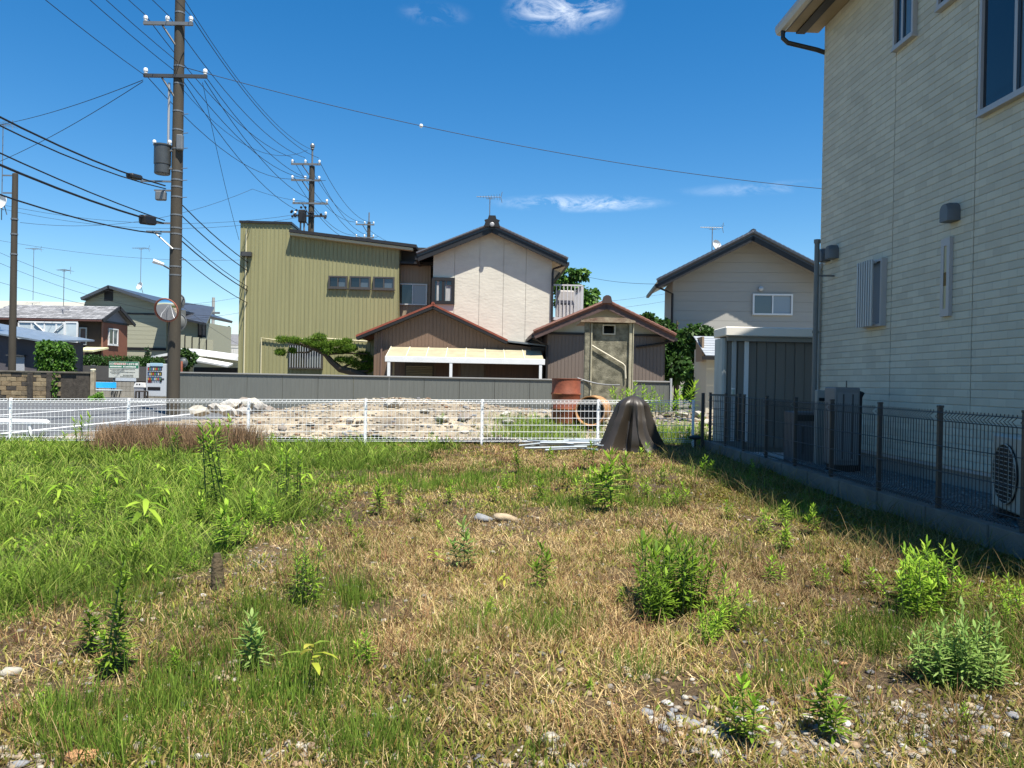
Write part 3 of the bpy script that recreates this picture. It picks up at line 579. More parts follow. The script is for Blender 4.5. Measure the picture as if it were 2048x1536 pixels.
def siding_house():
    LEN = 8.6; ZB = .4; ZT = 6.56; D = 7.0
    t = thing('siding_house', 'tall cream two-storey house clad in brick-pattern siding behind the dark fence', 'house', HM @ Vector((LEN/2, D/2, .1)))
    sm = sidingmat(); h = .08
    cuts = [0, H_at(1712, 300)[0], H_at(1792, 300)[0], H_at(1955, 300)[0], 6.1, LEN]
    cuts = [0]+[c for c in cuts[2:]]
    n = int(round((ZT-ZB)/h)); 
    for j in range(len(cuts)-1):
        a, b = cuts[j]+(.007 if j else -.018), cuts[j+1]-.007; me = None
        for i in range(n):
            z = ZB+i*h
            if me is None:
                mb = MB(HM.to_3x3().to_4x4()); e = .006
                # course profile: flat face with chamfered edges and a shadow groove below
                y0 = -.02; prof = [(y0+.006, .0), (y0+.006, .003), (y0+.0015, .006), (y0, .011), (y0+.0, h-.008), (y0+.002, h-.003), (y0+.006, h)]
                V = []; k = len(prof)
                for s in (a, b):
                    for y, zz in prof: V.append((s, y, zz))
                Fs = [(q, q+1, k+q+1, k+q) for q in range(k-1)]
                mb.add(V+[(a, .03, 0), (a, .03, h), (b, .03, 0), (b, .03, h)], Fs+[tuple(range(k))[::-1]+(2*k, 2*k+1)[::1], tuple(range(k, 2*k))+(2*k+3, 2*k+2)])
                o = mb.build('siding_board', sm); me = o.data
            else: o = bpy.data.objects.new('siding_board', me); C.objects.link(o)
            o.parent = t; o.location = HM @ Vector((0, 0, z))-t.location
    MB(HM).box(-.005, LEN, .0, D, ZB, ZT).build('wall', mat('house_wall', (.60, .57, .47), .8), t)
    fm = mat('foundation', (.25, .24, .215), .85, var=.08, vs=3)
    MB(HM).box(.02, LEN-.02, .03, D-.03, -.1, ZB-.02).build('foundation', fm, t)
    MB(HM).box(0, LEN, -.015, .028, ZB-.035, ZB-.003).build('base_flashing', M_alu, t)
    # roof: eave along this side, ridge inside
    ov = .55; ze = 6.5; rs = .42
    dk = mat('roof_dark', (.03, .028, .027), .5); sf = mat('soffit_brown', (.30, .235, .15), .7, var=.1, vs=3)
    x0, x1 = -.24, LEN+.45
    MB(HM).slab((x0, -ov, ze+.1), (x1, -ov, ze+.1), (x1, D/2, ze+.1+rs*(D/2+ov)), (x0, D/2, ze+.1+rs*(D/2+ov)), .09).build('roof', dk, t)
    MB(HM).slab((x0, D/2, ze+.1+rs*(D/2+ov)), (x1, D/2, ze+.1+rs*(D/2+ov)), (x1, D+ov, ze+.1), (x0, D+ov, ze+.1), .09).build('roof', dk, t)
    gb = MB(HM)
    for s in (.0, LEN-.1):
        gb.add([(s, 0, ZT), (s, D, ZT), (s, D/2, ZT+rs*D/2), (s+.1, 0, ZT), (s+.1, D, ZT), (s+.1, D/2, ZT+rs*D/2)], [(0, 1, 2), (5, 4, 3), (0, 3, 4, 1), (1, 4, 5, 2), (2, 5, 3, 0)])
    gb.build('gable_wall', mat('house_wall', (.6, .57, .47)), t)
    MB(HM).box(x0, x1, -ov+.02, -.02, ze-.02, ze).build('soffit', sf, t)
    MB(HM).box(x0, x1, -.36, -.23, ze-.045, ze-.021).build('soffit_vent', mat('vent_dark', (.018, .017, .016), .6), t)
    MB(HM).box(x0, x1, -ov-.0, -ov+.018, ze-.05, ze+.12).build('fascia', mat('fascia_dark', (.05, .047, .044), .5), t)
    gut = mat('gutter_grey', (.42, .40, .37), .4)
    m = MB(HM)
    m.add([(x0-.03, y, z) for y, z in ((-ov-.002, ze+.06), (-ov-.002, ze-.05), (-ov-.04, ze-.075), (-ov-.09, ze-.06), (-ov-.115, ze), (-ov-.115, ze+.06))]+
          [(x1+.03, y, z) for y, z in ((-ov-.002, ze+.06), (-ov-.002, ze-.05), (-ov-.04, ze-.075), (-ov-.09, ze-.06), (-ov-.115, ze), (-ov-.115, ze+.06))],
          [(0, 1, 2, 3, 4, 5), (11, 10, 9, 8, 7, 6)]+[(i, 6+i, 6+(i+1) % 6, (i+1) % 6) for i in range(6)])
    m.build('gutter', gut, t)
    blk = mat('downpipe_dark', (.03, .029, .028), .4)
    MB(HM).tube([(x0+.12, -ov-.05, ze-.06), (x0+.12, -ov-.05, ze-.17), (x0+.13, -ov+.02, ze-.24), (x0+.2, -.12, ze-.36), (-.03, .12, ze-.44)], .034, 8).build('downpipe', blk, t)
    # windows on the wall
    wf = mat('window_frame_pale', (.42, .40, .39), .4, metal=.1); wd = mat('window_track_dark', (.02, .02, .022), .4)
    blueg = glassmat('glass_sky', (.10, .13, .15), .03)
    for x0_, y0_, x1_, y1_, kind in ((1797, -140, 1838, 100, 'slide'), (1886, -180, 1960, 20, 'slide'), (1970, -60, 2140, 230, 'big')):
        s0, z0 = H_at(x0_, y1_); s1, _ = H_at(x1_, 60); _, z1 = H_at(x0_, y0_)
        z1 = z0+(1.1 if kind == 'slide' else 1.75)
        o = MB(HM); tt = .035; pr = -.075
        o.box(s0, s1, pr, -.021, z1-tt, z1); o.box(s0, s1, pr, -.021, z0, z0+tt); o.box(s0, s0+tt, pr, -.021, z0+tt, z1-tt); o.box(s1-tt, s1, pr, -.021, z0+tt, z1-tt)
        wo = o.build('window', wf, t); mid = (s0+s1)/2
        MB(HM).box(s0+tt, mid, -.045, -.04, z0+tt, z1-tt).build('pane', M_glassD, wo)
        MB(HM).box(mid-.03, s1-tt, -.058, -.053, z0+tt, z1-tt).build('pane', blueg, wo)
        MB(HM).box(mid-.045, mid-.005, -.07, -.05, z0+tt, z1-tt).build('sash', wf, wo)
        MB(HM).box(mid+.0, mid+.035, -.068, -.059, z0+tt, z1-tt).build('sash', wd, wo)
        MB(HM).box(s0-.01, s1+.01, -.09, -.02, z0-.03, z0-.002).build('sill', wf, wo)
    # barred window
    s0, z0 = H_at(1735, 657); s1, z1 = H_at(1778, 516)
    o = MB(HM); tt = .03; o.box(s0, s1, -.09, -.021, z1-tt, z1); o.box(s0, s1, -.09, -.021, z0, z0+tt); o.box(s0, s0+tt, -.09, -.021, z0+tt, z1-tt); o.box(s1-tt, s1, -.09, -.021, z0+tt, z1-tt)
    wo = o.build('window', wf, t); MB(HM).box(s0+tt, s1-tt, -.05, -.045, z0+tt, z1-tt).build('pane', M_glassL, wo)
    for i in range(7):
        s = s0+.04+(s1-s0-.14)*i/6; MB(HM).bbox(s-.012, s+.012, -.17, -.145, z0, z1, .004).build('window_bar', M_alu, wo)
    for zz in (z0+.02, z1-.05):
        m = MB(HM); m.box(s0, s1-.12, -.144, -.12, zz, zz+.03)
        for s in (s0+.01, s1-.15): m.box(s, s+.02, -.125, -.085, zz+.003, zz+.027)
        m.build('bar_frame', M_alu, wo)
    # slit window
    s0, z0 = H_at(1890, 634); s1, z1 = H_at(1911, 474)
    o = MB(HM); tt = .05; o.box(s0, s1, -.06, -.021, z1-tt*1.6, z1); o.box(s0, s1, -.06, -.021, z0, z0+tt*1.6); o.box(s0, s0+tt, -.06, -.021, z0+tt*1.6, z1-tt*1.6); o.box(s1-tt, s1, -.06, -.021, z0+tt*1.6, z1-tt*1.6)
    wo = o.build('window', wf, t); MB(HM).box(s0+tt, s1-tt, -.052, -.047, z0+tt*1.6, z1-tt*1.6).build('pane', mat('blind_cream', (.42, .36, .2), .3, spec=.6), wo)
    MB(HM).box(s0+tt, s1-tt, -.057, -.0525, z1-.5, z1-.36).build('pane', M_glassD, wo)
    # vent hoods
    hood = mat('hood_grey', (.13, .135, .14), .45, metal=.3)
    for px, py, r in ((1664, 502, .085), (1648, 508, .08), (1900, 422, .085)):
        s, z = H_at(px, py, -.08); m = MB(HM); V = []; n = 7
        for y, kx in ((-.02, 1.0), (-.10, 1.0), (-.15, .8)):
            V += [(s-r*kx, y, z-.11), (s+r*kx, y, z-.11)]; V += [(s+r*kx*math.cos(a), y, z+(r*math.sin(a))*kx) for a in [math.pi*i/n for i in range(n+1)]]
        k = n+3; Fs = []
        for q in range(2):
            for i in range(k): Fs.append((q*k+i, q*k+(i+1) % k, (q+1)*k+(i+1) % k, (q+1)*k+i))
        Fs += [tuple(range(k))[::-1], tuple(range(2*k, 3*k))]
        m.add(V, Fs); smooth_by_angle(m.build('vent_hood', hood, t), 50)
    # pipes near the far corner
    pg = mat('pipe_grey', (.14, .145, .14), .45)
    s, _ = H_at(1643, 700, -.05); _, z1 = H_at(1643, 540, -.05)
    MB(HM).tube([(.05, -.06, .2), (.05, -.06, z1), (.05, -.02, z1+.1)], .03, 8).build('cable_pipe', mat('pipe_pale_grey', (.36, .36, .34), .5), t)
    o = thing('vent_pipe', 'thick grey vertical vent pipe standing off the corner of the siding house', 'pipe', HM @ Vector((-.15, -.25, .2)))
    p = P(1630, 700, 10.75); _, zt = 0, P(1631, 482, 10.75).z
    MB().tube([(p.x, p.y, .18), (p.x, p.y, zt)], .035, 10).build('pipe', pg, o); m = MB(); m.lathe([(.045, 0), (.045, .05)], 10, (p.x, p.y, zt-.03)); m.lathe([(.045, 0), (.045, .04)], 10, (p.x, p.y, 1.95)); m.build('collar', pg, o)
    m = MB(); 
    for z in (1.0, 2.75): m.box(p.x, wallx(10.75)+.03, p.y-.012, p.y+.012, z, z+.025)
    m.build('wall_bracket', pg, o)
siding_house()
# gravel strip, paving and the fence kerb beside the house
CURB = []
def curbx(y): return 3.42-.012*(y-6)
gv = mat('house_gravel', (.15, .142, .13), .9, var=.5, vs=45, bump=1.0, bs=50)
V, Fc = grid(0, 1, -3, 10.4, 8, 60, lambda x, y: x*0+.2)
V[:, 0] = curbx(V[:, 1])+.06+V[:, 0]*(wallx(V[:, 1])-curbx(V[:, 1])); sheet('gravel_strip', V, Fc, gv)
V, Fc = grid(3.4, 7, 10.4, 14.4, 3, 3, lambda x, y: x*0+.02); sheet('paving', V, Fc, mat('paving', (.48, .46, .42), .85, var=.1, vs=3))
def fence_right():
    t = thing('dark_mesh_fence', 'dark bronze wire mesh fence on a low concrete block kerb beside the siding house', 'fence', (3.4, 9, .05))
    ys = [2.2, 3.2, 4.2, 5.14]+[None]*0
    # low block kerb, block by block
    y = -1.0; i = 0; bm_ = mat('kerb_block', (.14, .132, .115), .9, var=.22, vs=3, bump=.35, bs=70)
    while y < 13.0:
        e = min(y+.8, 13.05); x = curbx((y+e)/2); zt = .252
        MB().bbox(x-.05, x+.05, y+.002, e-.002, -.1, zt, .006).build('kerb_block', bm_, t); y = e
    MB().bbox(curbx(13)+.052, 3.95, 12.95, 13.05, -.1, .25, .006).build('kerb_block', bm_, t)
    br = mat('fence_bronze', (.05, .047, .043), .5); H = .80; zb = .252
    posts = [1.2, 2.15, 3.1, 4.1, 5.1, 6.1, 7.07, 8.1, 9.1, 10.1, 11.05, 11.95, 12.85]
    for y in posts:
        x = curbx(y)+.0; MB().bbox(x-.018, x+.018, y-.018, y+.018, zb, zb+H, .004).build('post', br, t)
        MB().bbox(x-.021, x+.021, y-.021, y+.021, zb+H+.001, zb+H+.02, .004).build('post_cap', br, t)
    for a, b in zip(posts[:-1], posts[1:]):
        fine = b < 10.5; n = max(3, int((b-a)/(.042 if fine else .10))); m = MB()
        off = -.03; bends = ((.735, .78), (.045, .09))
        prof = [(0, .02), (0, .035), (.035, .065), (0, .095), (0, .70), (.035, .735), (0, .765), (.0, .785)] if fine else [(0, .03), (0, .775)]
        for k in range(1, n):
            yy = a+(b-a)*k/n; x = curbx(yy)+off
            m.tube([(x-dx, yy, zb+z) for dx, z in prof], .0038 if fine else .004, 3, cap=False)
        for z in (.035, .095, .30, .5, .70, .765) if fine else (.03, .16, .29, .42, .55, .68, .775):
            m.tube([(curbx(a)+off-.004, a, zb+z), (curbx(b)+off-.004, b, zb+z)], .0038, 4)
        m.build('wire_panel', br, t)
    # short return at the far corner, wide grid, sunlight put into its paler bronze
    m = MB(); x0, x1 = curbx(12.9)+.03, 3.85; lt = mat('fence_bronze_sunlit', (.17, .155, .12), .45, metal=.2)
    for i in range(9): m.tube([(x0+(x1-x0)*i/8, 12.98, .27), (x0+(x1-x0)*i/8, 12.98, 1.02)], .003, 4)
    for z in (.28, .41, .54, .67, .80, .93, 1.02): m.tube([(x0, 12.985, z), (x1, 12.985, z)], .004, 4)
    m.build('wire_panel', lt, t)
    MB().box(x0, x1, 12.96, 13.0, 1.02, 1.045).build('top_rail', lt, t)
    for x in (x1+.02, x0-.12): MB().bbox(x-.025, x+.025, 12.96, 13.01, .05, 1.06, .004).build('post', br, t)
fence_right()
def shed():
    F = Frame(1550, 13.6, 0.0); A = F.at
    s0, zt = A(1446, 655); s1 = s0+2.3; sw, _ = A(1456, 700)
    t = thing('grey_shed', 'dark grey board-front garden shed with a white fascia between the houses', 'shed', F.w(s0+1, 0, .2))
    bd = mat('shed_board', (.17, .155, .13), .55, var=.05, vs=4, stretch=(3, 1, .3)); wz = mat('shed_fascia', (.68, .64, .56), .5)
    _, zf = A(1500, 683); 
    n = 13; wd = (s1-sw)/n
    for i in range(n):
        a = sw+wd*i; MB(F.M).bbox(a+.005, a+wd-.003, -.01-(.012 if i % 2 else 0), .02, .1, zf, .004).build('front_board', bd, t)
    MB(F.M).box(sw-.02, s1, .021, .45, .0, zf+.1).build('body', bd, t)
    MB(F.M).bbox(s0-.02, s1+.1, -.25, .55, zt-.16, zt, .015).build('roof', wz, t)
    MB(F.M).box(s0+.06, s1, -.12, .02, zf, zt-.162).build('lintel', mat('lintel_grey', (.27, .27, .25), .5), t)
    for x0, x1 in ((1463, 1471), (1488, 1496)):
        a, _ = A(x0, 700); b, _ = A(x1, 700); MB(F.M).bbox(a-.005, b, -.06, -.023, .2, zf, .004).build('door_jamb', M_white if x0 == 1488 else mat('jamb_grey', (.4, .4, .38), .5), t)
    # ribbed side panel of pale plastic
    m = MB(F.M)
    for i in range(5): m.bar((s0+.03, .03+.1*i, .0), (s0+.03, .03+.1*i, zf+.05), .055, 8)
    m.build('side_cladding', mat('pale_cladding', (.42, .42, .38), .35, var=.2, vs=3, stretch=(1, 1, .3)), t)
    k = thing('glass_lamp', 'small glass jar lamp standing on the corner fence rail', 'lamp', P(1466, 793, 12.98))
    p = P(1466, 793, 12.98); m = MB(); m.lathe([(.025, 1.046-p.z), (.028, 1.11-p.z), (.022, 1.13-p.z)], 10, (p.x, p.y, p.z)); m.build('jar', mat('jar_green', (.3, .38, .33), .1, spec=.8), k)
    MB().lathe([(.03, 1.131-p.z), (.03, 1.15-p.z)], 10, (p.x, p.y, p.z)).build('cap', M_white, k)
    # small tiled porch roof further back
    F2 = Frame(1415, 22, 0); A = F2.at; a, z1 = A(1402, 668); b, z0 = A(1440, 712)
    q = thing('porch_roof', 'little grey slate porch behind the garden shed', 'porch', F2.w((a+b)/2+.4, .6, .1))
    MB(F2.M).box(a+.25, b+.9, .3, 1.8, .0, z0+.25).build('wall', mat('porch_wall', (.5, .46, .36), .8), q)
    sl = mat('slate_pale', (.27, .29, .31), .5, var=.1, vs=8)
    for i in range(8):
        f0, f1 = i/8, (i+1)/8; MB(F2.M).slab((a+.02+.08*(1-f0), -.2+1.2*f0, z0+(z1-z0)*f0+.01), (b+1, -.2+1.2*f0, z0+(z1-z0)*f0+.01), (b+1, -.2+1.2*f1, z0+(z1-z0)*f1), (a+.02+.08*(1-f1), -.2+1.2*f1, z0+(z1-z0)*f1), .03).build('shingle_course', sl, q)
    MB(F2.M).box(a, b+1, -.22, -.19, z0-.12, z0-.02).build('eave_board', M_black, q)
    MB(F2.M).prism([(a+.1, z0-.15), (a+.16, z0-.15), (a+.16, z1-.06), (a+.1, z1-.06)], .25, 1.0).build('gable_side', mat('porch_side', (.25, .18, .12), .7), q)
shed()
def ac_unit():
    AM = Matrix.Translation((3.95, 5.8, 0)) @ Matrix.Rotation(R(-13), 4, 'Z') @ Matrix.Translation((-3.88, -5.8, 0))
    # front face towards the fence (-x), long side along y
    x0, x1, y0, y1, z0, z1 = 3.74, 4.03, 5.38, 6.16, .27, .85
    t = thing('air_conditioner', 'white outdoor air conditioner with round fan grille behind the dark fence', 'air conditioner', (3.88, 5.77, .2))
    b = mat('ac_ivory', (.40, .39, .34), .45); MB(AM).bbox(x0, x1, y0, y1, z0, z1, .015).build('casing', b, t)
    c = (x0-.004, 5.88, .555)
    MB(AM).lathe([(.235, 0), (.235, .006), (.21, .009)], 32, c, (-1, 0, 0)).build('fan_recess', M_black, t)
    g = MB(AM)
    for i in range(13):
        z = -.2+.4*i/12; hw = math.sqrt(max(0, .225**2-z*z)); g.bar((x0-.02, c[1]-hw, c[2]+z), (x0-.02, c[1]+hw, c[2]+z), .003, 4)
    for i in range(5): 
        yy = -.18+.09*i; hh = math.sqrt(.225**2-yy*yy); g.bar((x0-.018, c[1]+yy, c[2]-hh), (x0-.018, c[1]+yy, c[2]+hh), .003, 4)
    g.tube([(x0-.018, c[1]+.23*math.cos(a), c[2]+.23*math.sin(a)) for a in [2*math.pi*i/32 for i in range(33)]], .006, 5); g.build('fan_grille', b, t)
    for y in (5.5, 5.95): MB(AM).box(x0-.03, x1+.03, y, y+.09, .19, .269).build('foot', M_dkgrey, t)
    MB(AM).box(x0+.05, x1-.05, y0-.01, y0-.001, .4, .62).build('service_panel', mat('ac_panel', (.4, .39, .36), .5), t)
    # water heater cabinet
    q = thing('water_heater', 'tall pale grey water heater cabinet against the siding house wall', 'water heater', (4.0, 9.0, .2))
    g1 = mat('cabinet_grey', (.16, .163, .163), .5); X0 = 3.80
    MB().bbox(X0, 4.10, 9.0, 9.3, .28, 1.2, .012).build('cabinet', g1, q); MB().box(X0+.03, 4.07, 8.985, 8.999, .34, 1.14).build('door_panel', mat('cabinet_panel', (.19, .195, .195), .5), q)
    for s in (X0+.09, X0+.2): MB().box(s, s+.012, 8.975, 8.984, .36, 1.12).build('panel_groove', M_dkgrey, q)
    MB().box(X0+.03, 4.07, 9.03, 9.28, .19, .279).build('plinth', M_black, q); MB().bar((X0+.2, 9.15, 1.199), (X0+.2, 9.15, 1.28), .006).build('drain_tube', M_dkgrey, q)
    k = thing('heater_shadow', 'dark upright tube standing in for the shadow beside the water heater cabinet', 'pipe', (4.17, 9.2, .2))
    wx = 4.17
    MB().tube([(wx, 9.2, .19), (wx, 9.2, 1.08), (wx+.03, 9.2, 1.15)], .045, 8).build('pipe', mat('heater_shadow_dark', (.02, .02, .022), .7), k)  # dark tube stands in for the shadow along the right of the cabinet
    j = thing('grey_locker', 'dark grey low storage locker by the far house corner', 'locker', (3.85, 10.4, .2))
    MB().bbox(3.78, 4.1, 10.25, 10.6, .02, .86, .01).build('casing', mat('locker_grey', (.11, .115, .125), .5), j); MB().box(3.82, 4.06, 10.236, 10.249, .74, .82).build('lid_slot', M_black, j)
    MB().box(3.9, 3.915, 10.23, 10.249, .3, .66).build('handle', M_dkgrey, j)
    e = thing('meter_post', 'pale intercom post with a dark slot beside the grey locker', 'post', (4.0, 9.9, .2))
    p = P(1641, 790, 9.9); MB().bbox(p.x-.06, p.x+.06, 9.86, 9.94, .19, 1.16, .008).build('post', mat('post_pale', (.28, .275, .25), .5), e); MB().box(p.x-.035, p.x+.035, 9.845, 9.859, 1.02, 1.06).build('slot', M_black, e)
ac_unit()
# ------------------------------------------------------------------ white mesh fence
def fence_white():
    Y = 13.6
    pxs = [-450, -214, 21, 257, 497, 731, 964, 1196, 1386]; X = [P(x, 850, Y).x for x in pxs]
    zb = lambda x: .02+.0165*(x+2.6); H = .80
    t = thing('white_mesh_fence', 'low white wire mesh fence with slim posts between the weedy lot and the rubble', 'fence', (X[4], Y, zb(X[4])))
    wm = mat('fence_white', (.80, .82, .82), .4, var=.04)
    for x in X:
        MB().bbox(x-.021, x+.021, Y-.021, Y+.021, zb(x)-.15, zb(x)+H+.01, .005).build('post', wm, t)
    for a, b in zip(X[:-1], X[1:]):
        n = int((b-a)/.072); m = MB(); y = Y-.035
        prof = [(0, .06), (0, .085), (.035, .105), (0, .125), (0, .735), (.035, .765), (0, .79), (0, .80)]
        for k in range(n+1):
            x = a+.03+(b-a-.06)*k/n; z = zb(x); m.tube([(x, y-d, z+h) for d, h in prof], .0023, 4, cap=False)
        for h, d in ((.06, 0), (.085, 0), (.125, 0), (.235, 0), (.355, 0), (.48, 0), (.605, 0), (.735, 0), (.765, .035), (.80, 0)):
            m.tube([(a+.02, y-d-.003, zb(a+.02)+h), (b-.02, y-d-.003, zb(b-.02)+h)], .0036 if d == 0 else .005, 5)
        m.build('wire_panel', wm, t)
fence_white()
# ------------------------------------------------------------------ utility poles and overhead lines
M_pole = mat('pole_concrete', (.05, .042, .03), .85, var=.18, vs=2, bump=.3, bs=30, stretch=(2, 2, .3))
M_galv = mat('galvanised', (.17, .175, .175), .45, metal=.4, var=.1)
M_porc = mat('porcelain', (.75, .75, .74), .2)
M_cable = mat('cable_black', (.012, .012, .014), .6)
PX, PY = -10.62, 24.0
def pole_z(py, px=345, Y=PY): return P(px, py, Y).z
def insulator(m, x, y, z, s=1.0): m.lathe([(.03*s, 0), (.06*s, .03*s), (.035*s, .06*s), (.07*s, .09*s), (.07*s, .15*s), (.045*s, .19*s)], 8, (x, y, z))
def pole(name, label, x, y, h, r0, r1, arms, group, extra=None):
    t = thing(name, label, 'utility pole', (x, y, -.1), group)
    MB().lathe([(r0, -.05), (r1, h)], 16, (x, y, 0)).build('shaft', M_pole, t, smooth=False); smooth_by_angle(t.children[0])
    for z, a, b, dark, nins in arms:
        o = MB().box(x+a, x+b, y-.2, y-.12, z-.05, z+.05).build('crossarm', M_dkgrey if dark else M_galv, t)
        for i in range(nins):
            xi = x+a+.06+(b-a-.12)*([0, .48, 1][i] if nins == 3 else i/(max(1, nins-1))); m = MB(); insulator(m, xi, y-.16, z+.05, .95); m.build('insulator', M_porc, o)
        MB().bar((x+a*.45, y-.16, z-.05), (x, y-.1, z-.75), .03, 5).build('arm_brace', M_dkgrey, t)
    return t
z1 = pole_z(52); z2 = pole_z(156)
tp = pole('utility_pole', 'tall weathered concrete utility pole with transformer and round mirror beside the road', PX, PY, 13.2, .195, .145, [(z1, -1.05, .48, False, 3), (z2, -1.02, .95, True, 2)], 'utility poles along the road')
def pole_fit():
    t = tp
    # transformer can on the left
    p = P(322, 350, PY); zt = P(322, 292, PY).z; x = PX-.42
    m = MB(); m.lathe([(.22, p.z), (.235, p.z+.02), (.235, p.z+.28), (.25, p.z+.3), (.25, zt-.05), (.27, zt-.04), (.27, zt), (.12, zt+.03)], 18, (x, PY-.1, 0)); o = smooth_by_angle(m.build('transformer', mat('transformer_grey', (0.072, 0.0765, 0.0765), .4, metal=.4, var=.2), t), 35)
    for dx, dz in ((-.26, .25), (.22, .28)): m = MB(); insulator(m, x+dx, PY-.1, zt+.0, .8); m.build('bushing', M_porc, o)
    m = MB(); m.box(x+.2, PX-.1, PY-.14, PY-.06, p.z+.15, p.z+.2); m.box(x+.2, PX-.1, PY-.14, PY-.06, zt-.2, zt-.15); m.build('transformer_bracket', M_galv, t)
    q = P(331, 168, PY); MB().tube([(PX-.25, PY-.1, zt), (PX-.25, PY-.1, q.z)], .035, 6).build('riser_pipe', mat('riser_grey', (.3, .31, .32), .5), t)
    # clamps round the shaft
    for py in (28, 135, 170, 225, 262, 300, 345, 362, 376, 396, 432, 458, 470, 500, 535, 552):
        z = pole_z(py); r = .195+(.145-.195)*z/13.2+.008; MB().lathe([(r, 0), (r, .045)], 14, (PX, PY, z)).build('band', M_galv, t)
    for i, py in enumerate((230, 268, 298, 338, 362, 396, 520)):
        z = pole_z(py); MB().bar((PX+.1, PY-.05, z), (PX+.36, PY-.1, z+.01), .012, 5).build('step_bolt', M_galv, t)
    # low arms carrying the communication bundles
    for py, a in ((366, -1.05), (384, -.62), (449, -.75), (466, -.85)):
        z = pole_z(py); MB().box(PX+a, PX-.1, PY-.2, PY-.15, z-.025, z+.025).build('cable_arm', M_galv, t)
    z = pole_z(500); MB().bar((PX-.62, PY-.18, pole_z(466)), (PX+.0, PY-.2, z), .025, 5).build('arm_brace', M_galv, t)
    for px, py, sx, sz in ((322, 392, .16, .14), (360, 285, .1, .24)):
        p = P(px, py, PY-.18); MB().bbox(p.x-sx, p.x+sx, PY-.26, PY-.1, p.z-sz, p.z+sz, .03).build('splice_case', M_black if px < 300 else M_galv, t)
    # street light
    p = P(318, 526, PY-.6); b = P(340, 540, PY); m = MB(); m.tube([(PX-.1, PY-.1, b.z), p], .025, 6); o = m.build('lamp_arm', M_galv, t)
    MB().tube([p+Vector((.12, .05, -.04)), p+Vector((-.14, -.1, .05))], [.05, .07], 8).build('lamp_head', M_white, o)
pole_fit()
pole('utility_pole', 'distant concrete utility pole with double insulator arms rising behind the yellow building', -11.32, 42.5, 12.9, .2, .15, [(P(617, 330, 42.5).z, -1.12, .5, False, 3), (P(617, 362, 42.5).z, -1.1, .5, False, 3), (P(617, 408, 42.5).z, -1.0, .95, False, 2), (P(617, 433, 42.5).z, -.9, .9, True, 2)], 'utility poles along the road')
m = MB(); m.bar((-11.32, 42.5, 12.9), (-11.32, 42.5, P(618, 300, 42.5).z), .05, 6); insulator(m, -11.32, 42.5, P(618, 300, 42.5).z, 1.8); m.build('pole_spike', M_galv, [o for o in C.objects if o.name == 'utility_pole.001'][0])
def pole2_clutter():
    t = [o for o in C.objects if o.name == 'utility_pole.001'][0]
    z = P(617, 425, 42.4).z; m = MB()
    for i in range(16):
        a = random.uniform(-1.1, .9); m.lathe([(.05, 0), (.08, .05), (.05, .12)], 6, (-11.32+a, 42.2, z+random.uniform(-.4, .3)))
    m.build('insulator_cluster', M_black, t, kind='stuff'); MB().bbox(-11.95, -11.55, 42.1, 42.45, z-.6, z+.1, .05).build('switch_gear', M_black, t)
    for x in (-11.85, -11.65): MB().bar((x, 42.3, z-.6), (x, 42.3, z-2), .05).build('riser_pipe', M_galv, t)
pole2_clutter()
pole('utility_pole', 'farthest thin utility pole with small white insulators above the yellow roof', -11.45, 60.0, 13.4, .18, .13, [(P(733, 450, 60).z, -1.0, .45, False, 3), (P(733, 476, 60).z, -1.0, .45, False, 3)], 'utility poles along the road')
m = MB(); m.bar((-11.45, 60, 13.4), (-11.45, 60, P(733, 425, 60).z), .05, 6); m.build('pole_spike', M_galv, [o for o in C.objects if o.name == 'utility_pole.002'][0])
def left_pole():
    b = P(27, 560, 36); t = thing('cable_pole', 'plain dark concrete pole rising behind the block wall', 'utility pole', (b.x, 36, -.1))
    zt = P(32, 348, 36).z; smooth_by_angle(MB().lathe([(.17, -.06), (.125, zt), (.06, zt+.04)], 14, (b.x, 36, 0)).build('shaft', M_pole, t))
    for py, l in ((352, .55), (387, .5)): z = P(30, py, 36).z; MB().box(b.x-l, b.x-.08, 35.9, 35.95, z-.03, z+.03).build('bracket', M_galv, t)
    for py in (440, 470, 510): z = P(30, py, 36).z; MB().lathe([(.16, 0), (.16, .07)], 10, (b.x, 36, z)).build('band', M_galv, t)
    c = thing('farther_pole', 'very distant slim pole between the cream house and the yellow building', 'utility pole', (P(427, 690, 75).x, 75, -.1))
    p = P(427, 595, 75); smooth_by_angle(MB().lathe([(.2, -.05), (.14, p.z)], 10, (p.x, 75, 0)).build('shaft', mat('pole_grey', (.3, .29, .27), .8), c))
    MB().box(p.x-.6, p.x+.7, 74.8, 74.9, P(427, 628, 75).z, P(427, 624, 75).z).build('crossarm', M_galv, c)
    c = thing('farther_pole', 'tiny far pole standing above distant roofs', 'utility pole', (P(457, 690, 110).x, 110, -.1))
    p = P(458, 652, 110); MB().lathe([(.22, -.05), (.16, p.z)], 8, (p.x, 110, 0)).build('shaft', M_pole, c)
left_pole()
def cable(a, b, sag, r, label, group=None, n=14, name='overhead_cable'):
    a = Vector(a); b = Vector(b); pts = [a+(b-a)*(i/n)-Vector((0, 0, sag*4*(i/n)*(1-i/n))) for i in range(n+1)]
    o = MB().tube(pts, r, 5).build(name, M_cable, smooth=True); return tag(o, label, 'cable', group)
G1 = 'power lines from the near pole towards the viewer'; L1 = 'thin black power line running from the tall pole out over the lot corner'
G2 = 'power lines between the two poles'; L2 = 'thin black power line sagging from the tall pole to the pole behind the yellow building'
G3 = 'bundled cables left of the tall pole'; L3 = 'thick black bundled cable sagging low from the tall pole along the road'
G4 = 'power lines between the distant poles'; L4 = 'thin power line between the two distant poles above the yellow roof'
ins1 = [PX-1.0, PX-.28, PX+.42]
